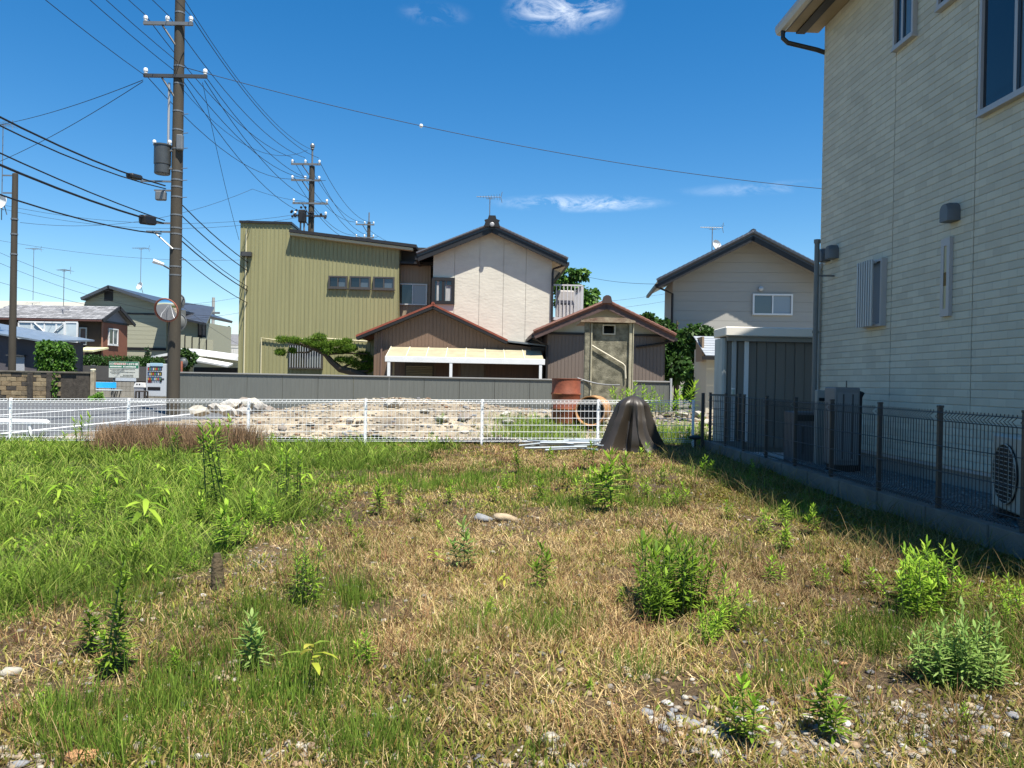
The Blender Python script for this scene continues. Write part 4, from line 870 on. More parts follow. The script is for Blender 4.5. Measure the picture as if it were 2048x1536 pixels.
for i, x in enumerate(ins1):
    cable((x, PY-.16, z1+.25), (x+.3, 4.0, z1+.75), .45, .011, L1, G1)
    cable((x, PY-.16, z1+.25), (-11.32+[-1.05, -.35, .42][i], 42.3, P(617, 325, 42.5).z+.2), .75, .013, L2, G2)
for x, z in ((PX-.98, z2), (PX-.05, z2+.15), (PX+.02, z2+.45)): cable((x, PY-.16, z), (x+.25, 4.0, z+.6), .5, .010, L1, G1)
for x, z, zz in ((PX-.95, z2, 360), (PX+.1, z2+.2, 358), (PX+.9, z2, 362), (PX+.85, z2-.1, 406), (PX+.2, z2-.15, 432)):
    cable((x, PY-.1, z), (-11.32+(x-PX)*.9, 42.3, P(617, zz, 42.5).z), .9, .012, L2, G2)
cable((PX, PY, 13.15), (-11.32, 42.5, P(618, 300, 42.5).z), .8, .011, L2, G2)
for py, x, dz, r in ((374, PX-.3, .0, .024), (380, PX-.28, .1, .018), (443, PX-.3, -.35, .018), (449, PX-.32, -.2, .03), (470, PX-.4, .08, .02)):
    z = pole_z(py); cable((x, PY-.15, z), (x+.25, 4.0, z+.4), dz+.75, r, L3, G3)
    if py in (374, 449):
        f_ = .10 if py == 374 else .055; q = Vector((x+.25*f_, PY-.15+(4.0-PY+.15)*f_, z+.4*f_-(dz+.75)*4*f_*(1-f_))); l_, h_ = (.3, .09) if py == 374 else (.36, .17)
        tag(MB(Matrix.Translation(q) @ Matrix.Rotation(R(8), 4, 'X')).bbox(-.11, .11, -l_, l_, -h_, h_*.6, .04).build('splice_case', M_black), 'small black splice case on the upper cable bundle left of the tall pole' if py == 374 else 'large black splice case on the lower cable bundle left of the tall pole', 'splice case')
for py, r in ((408, .018), (430, .018), (470, .013), (480, .02), (512, .014)):
    z = pole_z(py); cable((PX+.15, PY, z), (-11.2, 42.5, z-.3), .7, r, 'black communication cable running on from the tall pole past the yellow building', 'communication cables beyond the tall pole')
for dx, pa, pb in ((-1.0, 330, 450), (-.3, 330, 450), (.42, 330, 450), (-1.0, 362, 476), (.42, 362, 476), (.8, 408, 478), (0, 420, 480)):
    cable((-11.32+dx, 42.4, P(617, pa, 42.5).z+.2), (-11.45+dx*.95, 59.9, P(733, pb, 60).z+.2), .9, .014, L4, G4)
cable(P(733, 455, 60), P(830, 492, 66), .5, .012, L4, G4)
# long single line from the tall pole across the sky to the right
a = Vector((PX+.15, PY, P(352, 134, PY).z)); b = P(1720, 384, 27); cable(a, b, .55, .011, 'long single wire crossing the sky from the tall pole to the siding house', n=30)
p = a+(b-a)*.325; zz = .55*4*.325*.675; tag(MB().lathe([(.02, -.06), (.06, -.03), (.06, .03), (.02, .06)], 10, p-Vector((0, 0, zz)), (1, .1, -.1)).build('wire_ball', M_porc), 'small white ball on the long wire crossing the sky', 'marker')
LL = 'thin service wire fanning out from the tall pole to the left'; GL = 'service wires left of the tall pole'
for px, py, ex, ey, Y in ((286, 160, -60, 258, 36), (286, 163, -60, 346, 36)): cable(P(px, py, PY-.1), P(ex, ey, Y), .25, .011, LL, GL)
LF = 'faint far wire low in the sky behind the poles'; GF = 'far wires low in the sky'
for x0, y0, Y0, x1, y1, Y1, sg in ((-60, 395, 40, 600, 428, 42.5, .9), (-60, 402, 40, 602, 434, 42.5, 1.0), (40, 445, 36, 505, 378, 40, .8), (505, 378, 40, 610, 403, 42.4, .1), (-60, 470, 45, 480, 520, 55, .5),
    (-60, 478, 38, 420, 610, 50, .8), (-60, 500, 38, 440, 632, 50, .8), (-60, 546, 38, 440, 640, 55, .6), (1160, 550, 45, 1330, 568, 33, .15), (1170, 606, 60, 1345, 585, 60, .1), (1170, 622, 60, 1345, 600, 60, .1), (360, 610, 50, 500, 590, 60, .1), (355, 640, 50, 520, 618, 60, .1), (348, 600, 40, 500, 700, 60, .2),
    (405, 165, 24, 478, 480, 31, .2), (358, 170, 24, 615, 300, 35, 1.0)):
    cable(P(x0, y0, Y0), P(x1, y1, Y1), sg, .009 if Y0 > 30 else .008, LF, GF)
# ------------------------------------------------------------------ traffic mirrors, aerials, dishes
def disc_mirror(name, label, px, py, Y, r, face, towards, rim, post=None, back=False):
    c = P(px, py, Y); t = thing(name, label, 'mirror', (c.x, Y, c.z)); ax = Vector(towards).normalized()
    smooth_by_angle(MB().lathe([(r*.97, .0), (r*.8, .035), (r*.5, .07), (r*.15, .088), (.01, .09)], 28, c, ax).build('mirror_face', face, t), 60)
    MB().lathe([(r*.97, -.03), (r, -.03), (r*1.05, 0), (r*1.05, .03), (r*.985, .035), (r*.985, .01)], 28, c, ax).build('rim', rim, t)
    return t, c
mir = mat('mirror_chrome', (.8, .8, .8), .04, metal=1.0); M_or = mat('orange_paint', (.32, .11, .065), .5, var=.1)
t, c = disc_mirror('traffic_mirror', 'round convex traffic mirror with orange rim fixed to the tall pole', 333, 620, PY-.55, .36, mir, (-.05, -1, -.36), M_or)
MB().bar(c+Vector((.05, .03, 0)), (PX, PY-.15, c.z+.1), .025).build('bracket', M_galv, t)
gy = mat('mirror_back_grey', (.12, .125, .12), .6)
for i, (py, px, r) in enumerate(((603, 354, .26), (644, 356, .28))):
    t, c = disc_mirror('traffic_mirror', ['upper', 'lower'][i]+' grey back of a round traffic mirror behind the tall pole', px, py, PY+1.0, r, gy, (0, -1, 0), M_galv)
    MB().bar(c+Vector((0, .05, 0)), Vector((P(352, 700, PY+1.05).x, PY+1.1, c.z)), .03).build('bracket', M_galv, t)
    MB().box(c.x-.1, c.x+.12, PY+.9, PY+.93, c.z+.13, c.z+.17).build('mounting_plate', M_black, t)
t = thing('mirror_post', 'slim white post holding the grey mirrors behind the tall pole', 'post', (P(354, 700, PY+1.1).x, PY+1.1, -.06)); p = P(355, 580, PY+1.1)
MB().bar((p.x, PY+1.12, -.1), (p.x, PY+1.12, p.z), .045, 10).build('post', mat('post_white', (.55, .57, .57), .5), t)
MB().box(p.x, p.x+.32, PY+1.0, PY+1.03, P(360, 632, PY+1).z, P(360, 620, PY+1).z).build('sign_plate', gy, t)
t, c = disc_mirror('traffic_mirror', 'small round traffic mirror on an orange post behind the grey wall', 366, 725, 32, .2, mat('mirror_back_dark', (.1, .11, .11), .5), (0, -1, 0), M_galv)
MB().bar((c.x, 31.88, -.1), (c.x, 31.88, c.z+.05), .045, 8).build('post', M_or, t)
def aerial(px, py_top, py_base, Y, w, label, group='television aerials on roofs', dish=None, boom=True):
    b = P(px, py_base, Y); tp_ = P(px, py_top, Y); t = thing('tv_aerial', label, 'aerial', (b.x, Y, b.z), group)
    MB().bar((b.x, Y, b.z), (b.x, Y, tp_.z), .02, 5).build('mast', M_galv, t)
    if boom:
        m = MB(); z = tp_.z; x = b.x; m.bar((x-w*.55, Y, z+.02), (x+w*.45, Y, z+.02), .014, 5)
        for i in range(9): xx = x-w*.5+w*.9*i/8; l = .12+.05*i; m.bar((xx, Y-l, z+.02), (xx, Y+l, z+.02), .007, 4)
        m.build('boom', M_galv, t); m = MB()
        for s in (-1, 1): m.bar((x+w*.45, Y, z+.02), (x+w*.5, Y, z+.02+s*.22), .012, 5)
        m.bar((x+w*.15, Y, z-.05), (x-w*.15, Y, z-.05), .012, 5); m.build('reflector', M_galv, t)
    return t
aerial(979, 395, 445, 31.5, 1.0, 'television aerial on the ridge of the plaster house')
t = aerial(1424, 456, 503, 33, .95, 'television aerial on the grey tiled roof')
aerial(281, 497, 572, 55, 1.2, 'tall television aerial on the cream house', boom=True); aerial(66, 498, 600, 60, 1.2, 'thin far aerial above the pale roof at the left')
aerial(127, 541, 612, 46, .8, 'short aerial on the shingled roof'); aerial(3, 250, 440, 36, .9, 'tall aerial mast left of the dark concrete pole')
def dish(px, py, Y, r, label, ax=(-.5, -1, .35)):
    c = P(px, py, Y); t = thing('satellite_dish', label, 'satellite dish', c); a = Vector(ax).normalized()
    smooth_by_angle(MB().lathe([(.01, 0), (r*.5, .03), (r*.85, .08), (r, .13), (r*.98, .14), (r*.83, .09), (r*.5, .045), (.01, .02)], 20, c, a).build('dish', M_white, t), 60)
    m = MB(); m.bar(c+Vector((0, 0, -r)), c+a*r*1.3+Vector((0, 0, -r*.3)), .015); m.bar(c, c+Vector((.1, .1, -r*1.6)), .02); m.build('arm', M_galv, t)
dish(1430, 492, 32.9, .23, 'white satellite dish on the edge of the grey tiled roof', (.5, -1, .35)); dish(282, 573, 54.5, .28, 'white satellite dish on the cream house'); dish(7, 406, 35.8, .33, 'white satellite dish on the bracket of the dark concrete pole', (-.3, -1, .2))
# ------------------------------------------------------------------ left side street: walls, houses, vending machine
def left_street():
    # block wall
    F = Frame(90, 34, 0); A = F.at; s0 = F.at(-420, 760)[0]; s1, zt = A(180, 744)
    t = thing('block_wall', 'weathered brown concrete block wall with dark stained buttresses along the road', 'wall', F.w((s0+s1)/2, 0, -.06))
    bm_ = [mat('block_tan%d' % i, c, .9, var=.3, vs=5, bump=.6, bs=18) for i, c in enumerate(((.19, .14, .08), (.15, .115, .07), (.22, .17, .10)))]; dk = mat('block_stained', (.05, .042, .033), .95, var=.4, vs=6, bump=.6, bs=18)
    rows = 6; h = (zt-.08+.06)/rows; bw = .44; lib = {}
    for r in range(rows):
        s = s1-.62; k = 0
        while s > max(s0, -8.4):
            e = s-bw if not (k == 0 and r % 2) else s-bw/2
            if not (A(120, 760)[0] < (s+e)/2 < A(148, 760)[0]):
                dkq = random.random() < .12 or r == rows-1 and random.random() < .4
                MB(F.M).bbox(e+.008, s-.008, -.02-random.random()*.02, .1, -.06+r*h+.006, -.06+(r+1)*h-.006, .012).build('wall_block', dk if dkq else random.choice(bm_), t)
            s = e; k += 1
    MB(F.M).box(max(s0, -12), s1, .02, .14, -.08, zt-.08).build('wall_core', dk, t); MB(F.M).bbox(max(s0, -12), s1+.02, -.07, .17, zt-.08, zt, .012).build('coping', mat('coping_dark', (.1, .09, .07), .9, var=.4, vs=3), t)
    MB(F.M).bbox(s1-.6, s1-.02, -.03, .02, -.06, zt-.08, .01).build('stained_panel', dk, t)
    for x in (A(-20, 760)[0], A(62, 760)[0], A(100, 760)[0]): MB(F.M).bbox(x-.12, x+.12, -.09, .0, -.06, zt-.1, .02).build('buttress', dk, t)
    MB(F.M).bbox(s1+.03, s1+.2, -.05, .15, -.06, zt+.02, .02).build('end_post', mat('post_ochre', (.28, .24, .17), .9, var=.3, vs=5), t)
    k = thing('gate_lamp', 'small dark gate lamp with cream base on the end of the block wall', 'lamp', F.w(s1+.11, .05, zt+.02))
    MB(F.M).lathe([(.1, zt+.022), (.12, zt+.1), (.1, zt+.14)], 12, (s1+.11, .05, 0)).build('lamp_base', mat('lamp_cream', (.6, .55, .38), .5), k); MB(F.M).bbox(s1+.02, s1+.2, -.03, .13, zt+.141, zt+.31, .02).build('lamp_box', M_dkgrey, k)
    # clipped shrub over the wall
    F2 = Frame(110, 34.6, 0); c = F2.w(F2.at(112, 700)[0], 0, 0); s = thing('clipped_shrub', 'bushy bright green clipped shrub spilling over the block wall', 'shrub', c)
    m = MB(); m.tube([(c.x, c.y, -.1), (c.x, c.y, 2.2)], .07); m.build('trunk', mat('bark', (.08, .06, .04), .9), s)
    zc = P(112, 735, 34.6).z-c.z
    crown('foliage', [(-.05, 0, zc+.35, .6, .5, .75), (.35, .0, zc+.2, .45, .45, .7), (-.4, 0, zc+.35, .42, .42, .75), (-.35, -.1, zc+.85, .42, .4, .35), (.35, -.1, zc+.8, .42, .4, .35), (.35, -.5, zc-.6, .22, .15, .7), (.3, -.55, zc-1.0, .16, .12, .5)], 5200, .13, [(.06, .15, .02), (.10, .22, .02), (.035, .09, .015)], leafmat('shrub_leaf'), s, shell=.75)
    # purple-grey store
    F3 = Frame(30, 37, 0); A = F3.at; a, zt = A(-250, 672); b, _ = A(74, 672)
    g = thing('grey_store', 'mauve-grey plastered store with a blue-grey sloping metal roof behind the block wall', 'building', F3.w((a+b)/2, 0, -.06))
    MB(F3.M).box(a, b, 0, 4, -.1, zt).build('wall', mat('mauve_wall', (0.0819, 0.0741, 0.0819), .85, var=.1), g)
    z0 = A(0, 655)[1]; z1_ = A(75, 681)[1]
    MB(F3.M).slab((a, -.5, z0+.65), (b+.6, -.5, z1_-.02), (b+.6, 4, z1_+.25), (a, 4, z0+.95), .08).build('roof', mat('blue_metal_roof', (.22, .27, .32), .35, metal=.4, var=.15), g)
    w0, wz = A(20, 711); w1, _ = A(50, 711); MB(F3.M).bbox(w0, w1, -.06, .01, .4, wz-.03, .01).build('shutter', mat('shutter_pale', (.33, .35, .38), .6), g); MB(F3.M).box(w0-.08, w1+.08, -.2, -.0, wz-.02, wz+.04).build('awning', M_dkgrey, g)
    # brown two-storey house with shingled roof
    F4 = Frame(150, 46, R(0)); A = F4.at; hip0, zr = A(-40, 604); hip1, zr1 = A(231, 605); e0, ze = A(-60, 634, -.5); e1, ze1 = A(203, 636, -.5)
    h4 = thing('shingled_house', 'brown house with pale grey shingle roof and terracotta end bay', 'house', F4.w(e0+4, 0, -.06))
    wb = mat('dark_brown_wall', (.055, .038, .028), .8); tc_ = mat('terracotta_wall', (0.1853, 0.0721, 0.0412), .8, var=.08)
    bs, _ = A(203, 700); D4 = 3.0; FS = Frame(203, 46, R(90)); B = FS.at
    MB(F4.M).box(e0, bs-.06, 0, D4, -.1, ze).build('wall', wb, h4); MB(FS.M).box(0, D4, 0, .06, -.1, ze).build('side_wall', tc_, h4)
    sh = [mat('shingle%d' % i, (v, v, v*1.02), .8, var=.2, vs=7) for i, v in enumerate((.18, .22, .27))]
    n = 9; run = D4/2+.5; hip0 = e0+1.2; xr = bs+.25; rise = zr-ze
    for i in range(n):
        f0, f1 = i/n, (i+1)/n; xa = e0+(hip0-e0)*f0; cnt = 24
        for j in range(cnt):
            u0 = xa+(xr-xa)*j/cnt; u1 = xa+(xr-xa)*(j+1)/cnt-.02
            if u1 < A(-10, 620)[0]: continue
            y0 = -.5+run*f0; y1 = -.5+run*f1+.05; zz = ze+rise*f0
            MB(F4.M).slab((u0, y0, zz+.03), (u1, y0, zz+.03), (u1, y1, ze+rise*f1+.02), (u0, y1, ze+rise*f1+.02), .03).build('shingle', random.choice(sh), h4)
    MB(F4.M).slab((e0, -.48, ze-.01), (xr, -.48, ze-.01), (xr, run-.5, zr-.01), (hip0, run-.5, zr-.01), .06).build('roof_deck', sh[0], h4)
    MB(F4.M).slab((e0, D4+.5, ze), (xr, D4+.5, ze), (xr, run-.5, zr), (hip0, run-.5, zr), .06).build('roof_deck', sh[0], h4)
    MB(F4.M).box(e0, xr, -.58, -.46, ze-.12, ze-.02).build('gutter', mat('gutter_maroon', (.1, .045, .035), .5), h4)
    MB(FS.M).prism([(0, ze), (D4, ze), (D4/2, zr-.12)], -.0, .1).build('gable_panel', mat('gable_greyblue', (.16, .165, .19), .7), h4)
    for u in (-.5, D4+.5): MB(FS.M).slab((u, -.3, ze+.02), (D4/2, -.3, zr+.06), (D4/2, -.22, zr+.06), (u, -.22, ze+.02), .2).build('verge_board', mat('verge_dark', (.02, .02, .022), .6), h4)
    MB(FS.M).box(-.05, D4+.1, -.05, -.001, ze-.12, ze-.005).build('gable_beam', mat('verge_dark', (.02, .02, .022), .6), h4)
    a_, w1_ = B(216, 656); b_, w0_ = B(234, 691); window(h4, FS, a_, b_, w0_, w1_, M_white, (M_glassD, M_glassM), t=.07, y=-.01, sill=M_white)
    a_, w1_ = A(160, 655); b_, w0_ = A(174, 690); window(h4, F4, a_, b_, w0_, w1_, M_alu, (mat('shutter_brown', (.12, .08, .065), .6),), t=.06)
    MB(F4.M).bar((bs+.06, -.06, ze-.1), (bs+.06, -.06, .0), .05).build('downpipe', mat('pipe_terracotta', (.25, .12, .08), .6), h4)
    a_, z_ = A(158, 696, -.8); b_, _ = A(203, 696, -.8); MB(F4.M).slab((a_, -1.4, z_-.15), (b_-.2, -1.4, z_-.15), (b_, -.01, z_+.1), (a_, -.01, z_+.1), .1).build('porch_roof', mat('cream_awning', (.6, .58, .33), .6), h4)
    # glazed white drying balcony in front
    F5 = Frame(100, 42.5, 0); A = F5.at; a, z1_ = A(38, 642); m_, _ = A(133, 642); b, zb = A(158, 722); _, zb2 = A(133, 720)
    g = thing('drying_balcony', 'white framed translucent drying balcony with diagonal braces in front of the brown house', 'balcony', F5.w((a+b)/2, 0, -.06))
    tp5 = mat('translucent_panel', (.45, .52, .55), .3, var=.08); 
    xs = [a+(m_-a)*f for f in (0, .27, .54, .79, 1)]
    for u, v in zip(xs[:-1], xs[1:]): MB(F5.M).box(u+.04, v-.04, .0, .02, zb, z1_-.08).build('panel', tp5, g); MB(F5.M).box(v-.04, v+.04, -.03, .05, zb, z1_-.08).build('mullion', M_white, g)
    MB(F5.M).box(m_+.06, b-.05, -.2, -.18, zb, z1_-.08).build('panel', tp5, g); MB(F5.M).box(a, m_+.12, -.05, .06, z1_-.08, z1_).build('top_rail', M_white, g); MB(F5.M).box(m_+.05, b, -.23, -.15, z1_-.07, z1_+.01).build('top_rail', M_white, g)
    MB(F5.M).box(m_-.02, m_+.1, -.24, .08, -.06, z1_-.081).build('post', M_white, g); MB(F5.M).box(b-.05, b+.02, -.23, -.15, -.06, z1_-.071).build('post', M_white, g); MB(F5.M).box(a-.04, a+.04, -.04, .06, -.06, z1_-.081).build('post', M_white, g)
    zm = A(140, 681)[1]; MB(F5.M).box(m_+.1, b-.05, -.22, -.16, zm-.03, zm+.03).build('mid_rail', M_white, g)
    MB(F5.M).bar((xs[0]+.9, -.06, z1_-.1), (xs[1]+.9, -.06, zm+.3), .035).build('brace', M_white, g); MB(F5.M).bar((xs[4]-.1, -.06, z1_-.1), (xs[3]-.2, -.06, z1_-.7), .03).build('brace', M_white, g)
    # pale long roof behind
    F6 = Frame(100, 60, 0); A = F6.at; a, z1_ = A(-200, 593); b, _ = A(200, 600); _, z0 = A(0, 640)
    g = thing('pale_roofed_house', 'house with a long pale metal roof behind the shingled house', 'house', F6.w((a+b)/2, 3, -.1))
    MB(F6.M).slab((a, -2.5, z0), (b+1, -2.5, z0), (b-1.5, 2, z1_), (a, 2, z1_), .1).build('roof', mat('pale_roof', (0.3432, 0.3295, 0.2746), .6, var=.08), g); MB(F6.M).box(a, b, -1.5, 4, -.1, z0-.1).build('wall', mat('pale_wall', (.4, .38, .32), .8), g)
    # cream siding house
    F7 = Frame(270, 55, 0); A = F7.at; ov = .6; el, zl = A(160, 595, -ov); pk, zk = A(216, 570, -ov); er, zr_ = A(372, 622, -ov); sr, _ = A(333, 650); slp, _ = A(168, 620)
    g = thing('cream_house', 'cream horizontal-sided house with black gable edge and dark blue roof', 'house', F7.w(pk+1.5, 0, -.1))
    cm = mat('cream_siding', (0.3226, 0.3157, 0.2265), .7, var=.04, vs=2, stretch=(.3, 1, 6)); kr = (zk-zr_)/(er-pk); kl = (zk-zl)/(pk-el); top = lambda s: zk-.2-(s-pk)*kr if s > pk else zk-.2-(pk-s)*kl
    z = 1.0; hb = .3
    while z < top(pk)-.1:
        zz = z+hb-.012; a0 = max(slp, pk-(zk-.2-z)/kl); b0 = min(sr, pk+(zk-.2-z)/kr); a1 = max(slp, pk-(zk-.2-zz)/kl); b1 = min(sr, pk+(zk-.2-zz)/kr)
        if b1 > a1: MB(F7.M).prism([(a0, z), (b0, z), (b1, zz), (a1, zz)], 0, .05).build('siding_board', cm, g)
        z += hb
    MB(F7.M).prism([(slp+.02, -.1), (sr-.02, -.1), (sr-.02, top(sr)-.03), (pk, top(pk)-.03), (slp+.02, top(slp)-.03)], .04, 8).build('wall', cm, g)
    br_ = mat('dark_blue_roof', (.05, .055, .065), .35, var=.15, spec=.6); gabled(g, F7, el, zl, pk, zk, er, zr_, -ov, 8.5, .2, br_)
    a, z1_ = A(209, 573); b, z0 = A(226, 602); MB(F7.M).box(a, b, -.03, .0, z0, top(b)-.02).build('gable_strip', M_black, g)
    _, zz = A(250, 627); MB(F7.M).box(slp, sr, -.05, .0, zz-.06, zz+.06).build('band', M_black, g); _, zz = A(250, 697); MB(F7.M).box(slp, sr, -.05, .0, zz-.1, zz+.1).build('band', M_black, g)
    # hip wing to the right with balcony
    a, z1_ = A(333, 618, -.4); b, z0 = A(422, 648, -.4)
    MB(F7.M).slab((a-.5, -1.2, z0+.7), (b, -1.2, z0), (b-1.5, 4, z1_+.6), (a-.5, 4, z1_+.9), .15).build('wing_roof', br_, g)
    MB(F7.M).box(sr-.02, b-.9, .3, 6, -.1, z0+.2).build('wing_wall', cm, g)
    b0, zt = A(342, 667, -1.0); b1, _ = A(428, 682, -1.0); _, zb = A(360, 702, -1.0)
    for i in range(6):
        u = b0+(b1-b0)*i/6; v = b0+(b1-b0)*(i+1)/6; MB(F7.M).box(u+.04, v-.04, -1.05, -1.0, zb-.6, zt-.08*i).build('balcony_panel', cm, g); MB(F7.M).box(u-.03, u+.03, -1.08, -.98, zb-.6, zt-.08*i+.02).build('balcony_post', M_black, g)
    MB(F7.M).box(b0, b1, -1.0, .35, zb-.7, zb-.6).build('balcony_floor', cm, g)
    u, z1_ = A(396, 645, .25); v, z0 = A(412, 675, .25); window(g, F7, u, v, z0, z1_, M_black, (M_glassD, M_glassM), y=.28)
    # carport roof right of pole and far roofs
    F8 = Frame(420, 44, 0); A = F8.at; a, z1_ = A(352, 697); b, z0 = A(478, 714)
    g = thing('white_carport', 'white sloping carport roofs behind the grey wall next to the yellow building', 'carport', F8.w((a+b)/2, 0, -.06))
    MB(F8.M).slab((a, 0, z1_), (b, 0, z0), (b, 3, z0+.1), (a, 3, z1_+.1), .22).build('roof', M_white, g); c_, z2_ = A(388, 718); d_, z3 = A(466, 732)
    MB(F8.M).slab((c_, -.8, z2_), (d_, -.8, z3), (d_, 0, z3+.15), (c_, 0, z2_+.15), .1).build('lower_roof', M_white, g)
    MB(F8.M).box(a+.8, d_+.2, .5, .6, 0, z3+.5).build('wall', mat('carport_wall', (.5, .49, .36), .8), g)
    for u in (a+.15, b-.3): MB(F8.M).box(u, u+.12, .6, .75, -.06, z0-.05).build('post', M_galv, g)
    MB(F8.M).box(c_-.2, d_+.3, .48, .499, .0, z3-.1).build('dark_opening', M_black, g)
    a, z1_ = A(296, 700); b, z0 = A(340, 716); g = thing('white_carport', 'pale flat carport roof left of the tall pole above the vending machine', 'carport', F8.w((a+b)/2, 0, -.06))
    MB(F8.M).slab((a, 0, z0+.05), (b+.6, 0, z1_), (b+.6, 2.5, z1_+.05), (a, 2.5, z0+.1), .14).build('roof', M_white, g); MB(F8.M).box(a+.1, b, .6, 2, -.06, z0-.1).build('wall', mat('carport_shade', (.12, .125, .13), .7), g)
    for px, py, w_, Y, lab in ((410, 668, 2.2, 85, 'far grey tiled roof beside the distant pole'), (440, 672, 3.0, 95, 'far dark slate roof next to the yellow building')):
        p = P(px, py, Y); g = thing('distant_house', lab, 'house', (p.x, Y, -.1)); f = Frame(px, Y, 0)
        MB(f.M).prism([(-w_, .0), (w_, .0), (w_, p.z-1.0), (-w_, p.z-1.0)], 0, 6).build('wall', mat('far_wall', (.4, .38, .33), .8), g)
        MB(f.M).slab((-w_-.5, -.6, p.z-1.1), (w_+.5, -.6, p.z-1.1), (w_-.4, 2.5, p.z+.4), (-w_+.4, 2.5, p.z+.4), .12).build('roof', mat('far_roof', (.14, .14, .145), .7, var=.2), g)
    F9 = Frame(450, 62, 0); a, z1_ = F9.at(426, 692); b, z0 = F9.at(478, 706); g = thing('white_slat_fence', 'white corrugated balcony fence left of the yellow building', 'fence', F9.w((a+b)/2, 0, -.1))
    for i in range(14): u = a+(b-a)*i/14; MB(F9.M).box(u, u+(b-a)/14*.7, 0, .04, -.1, z1_-.1).build('slat', M_white, g)
    MB(F9.M).box(a, b, -.03, .07, z1_-.1, z1_).build('top_rail', M_white, g)
    # hedge, plastered wall
    FA = Frame(240, 42.0, 0); A = FA.at; a, z1_ = A(120, 730); b, _ = A(336, 734); _, zm = A(250, 762)
    g = thing('street_wall', 'grey plastered street wall on a pale block base behind the vending machine', 'wall', FA.w((a+b)/2, 0, -.06))
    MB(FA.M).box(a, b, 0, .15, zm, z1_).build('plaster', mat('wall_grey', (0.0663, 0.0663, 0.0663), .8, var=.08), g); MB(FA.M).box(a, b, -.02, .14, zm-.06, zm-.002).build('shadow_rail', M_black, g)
    nb = 26; wd = (b-a)/nb; pb = mat('pale_block', (0.2652, 0.2574, 0.234), .85, var=.12)
    for i in range(nb):
        for r in range(3): MB(FA.M).bbox(a+wd*i+.008, a+wd*(i+1)-.008, -.03, .12, -.06+r*(zm)/3+.005, -.06+(r+1)*(zm)/3-.005, .008).build('wall_block', pb, g)
    hd = thing('clipped_hedge', 'long dark green clipped hedge above the grey street wall', 'hedge', FA.w((a+b)/2, .6, -.06)); c = hd.location
    zc = z1_+.22-c.z; L_ = (A(303, 720)[0]-a); m = MB(); m.box(FA.w(a, .5, 0).x, FA.w(a, .5, 0).x+L_, 42.5, 42.8, -.06, z1_+.1); m.build('stems', mat('hedge_inner', (.02, .03, .012), .9), hd)
    x0 = FA.w(a, 0, 0).x-c.x
    crown('foliage', [(x0+.2+i*.33, 0, zc, .32, .32, .36) for i in range(int(L_/.33)+1)], 6500, .09, [(.02, .055, .012), (.035, .09, .015), (.05, .12, .02)], leafmat('shrub_leaf'), hd, shell=.8)
    t2 = thing('conifer', 'small dark conical conifer beside the hedge behind the vending machine', 'tree', P(294, 740, 42.7)); c = t2.location; c.z = -.06; t2.location = c
    MB().tube([(c.x, c.y, -.1), (c.x, c.y, 2.6)], [.08, .03]).build('trunk', mat('bark', (.08, .06, .04)), t2)
    crown('crown', [(0, 0, 1.0+.25*i, .42-.055*i, .42-.055*i, .3) for i in range(7)], 2600, .09, [(.015, .045, .015), (.03, .075, .02)], leafmat('shrub_leaf'), t2)
    # notice board
    FB = Frame(248, 40.6, 0); A = FB.at; a, z1_ = A(218, 722.5); b, z0 = A(277, 756)
    g = thing('notice_board', 'green and white notice board with red heading on two legs by the bench', 'sign', FB.w((a+b)/2, 0, -.06))
    MB(FB.M).box(a, b, 0, .05, z0, z1_).build('board', mat('board_white', (0.453, 0.4668, 0.4256), .5), g); zg = z1_-.40*(z1_-z0); MB(FB.M).box(a+.01, b-.01, -.008, -.001, zg, z1_-.01).build('heading_field', mat('sign_green', (.02, .16, .09), .5), g)
    wt = MB(FB.M); rd = MB(FB.M); dk_ = MB(FB.M); W_ = b-a; Hh = z1_-z0
    wt.box(a+.04, b-.04, -.012, -.009, z1_-.22*Hh, z1_-.08*Hh); wt.build('heading_strip', mat('sign_strip', (.5, .55, .48), .5), g)
    for i in range(13):
        x = a+.07+i*.105; q_ = rd if 1 < i < 8 else dk_
        for k in range(3): q_.box(x+random.uniform(0, .05), x+.055+random.uniform(0, .03), -.016, -.013, z1_-.2*Hh+k*.04, z1_-.2*Hh+k*.04+.022)
        q_.box(x+.03, x+.045, -.016, -.013, z1_-.21*Hh, z1_-.1*Hh)
    rd.build('heading_letters', mat('sign_red', (.55, .06, .04), .5), g)
    wl = MB(FB.M)
    for i in range(20):
        if i == 9: continue
        x = a+.06+i*.07; wl.box(x, x+.05, -.014, -.0085, z1_-.36*Hh, z1_-.28*Hh)
    wl.build('subheading_letters', mat('sign_white', (.7, .73, .68), .5), g)
    for r_, (n_, off) in enumerate(((19, 0), (10, .08), (19, 0), (6, .08), (8, .7), (10, .55))):
        for i in range(n_):
            x = a+.07+off+i*.07; z = z0+Hh*(.52-.09*r_)
            if x < b-.1: dk_.box(x, x+.045, -.008, -.002, z, z+.012); dk_.box(x+.012, x+.024, -.008, -.002, z-.02, z+.025); dk_.box(x+.005, x+.05, -.008, -.002, z-.02, z-.012)
    dk_.build('letters', mat('sign_ink', (.06, .07, .06), .6), g)
    for s in (a+.2, b-.25): MB(FB.M).box(s, s+.07, .05, .11, -.06, z0+.3).build('leg', M_galv, g)
    c0, cz = A(231, 757); c1, _ = A(272, 763); MB(FB.M).box(c0, c1, -.0, .03, A(240, 762)[1], z0-.01).build('lower_plate', mat('plate_blue', (.42, .46, .5), .5), g)
    # vending machine
    FC = Frame(310, 40.0, 0); A = FC.at; a, z1_ = A(293, 727); b = a+1.02
    g = thing('vending_machine', 'white drinks vending machine with three display rows beside the tall pole', 'vending machine', FC.w((a+b)/2, .3, -.06))
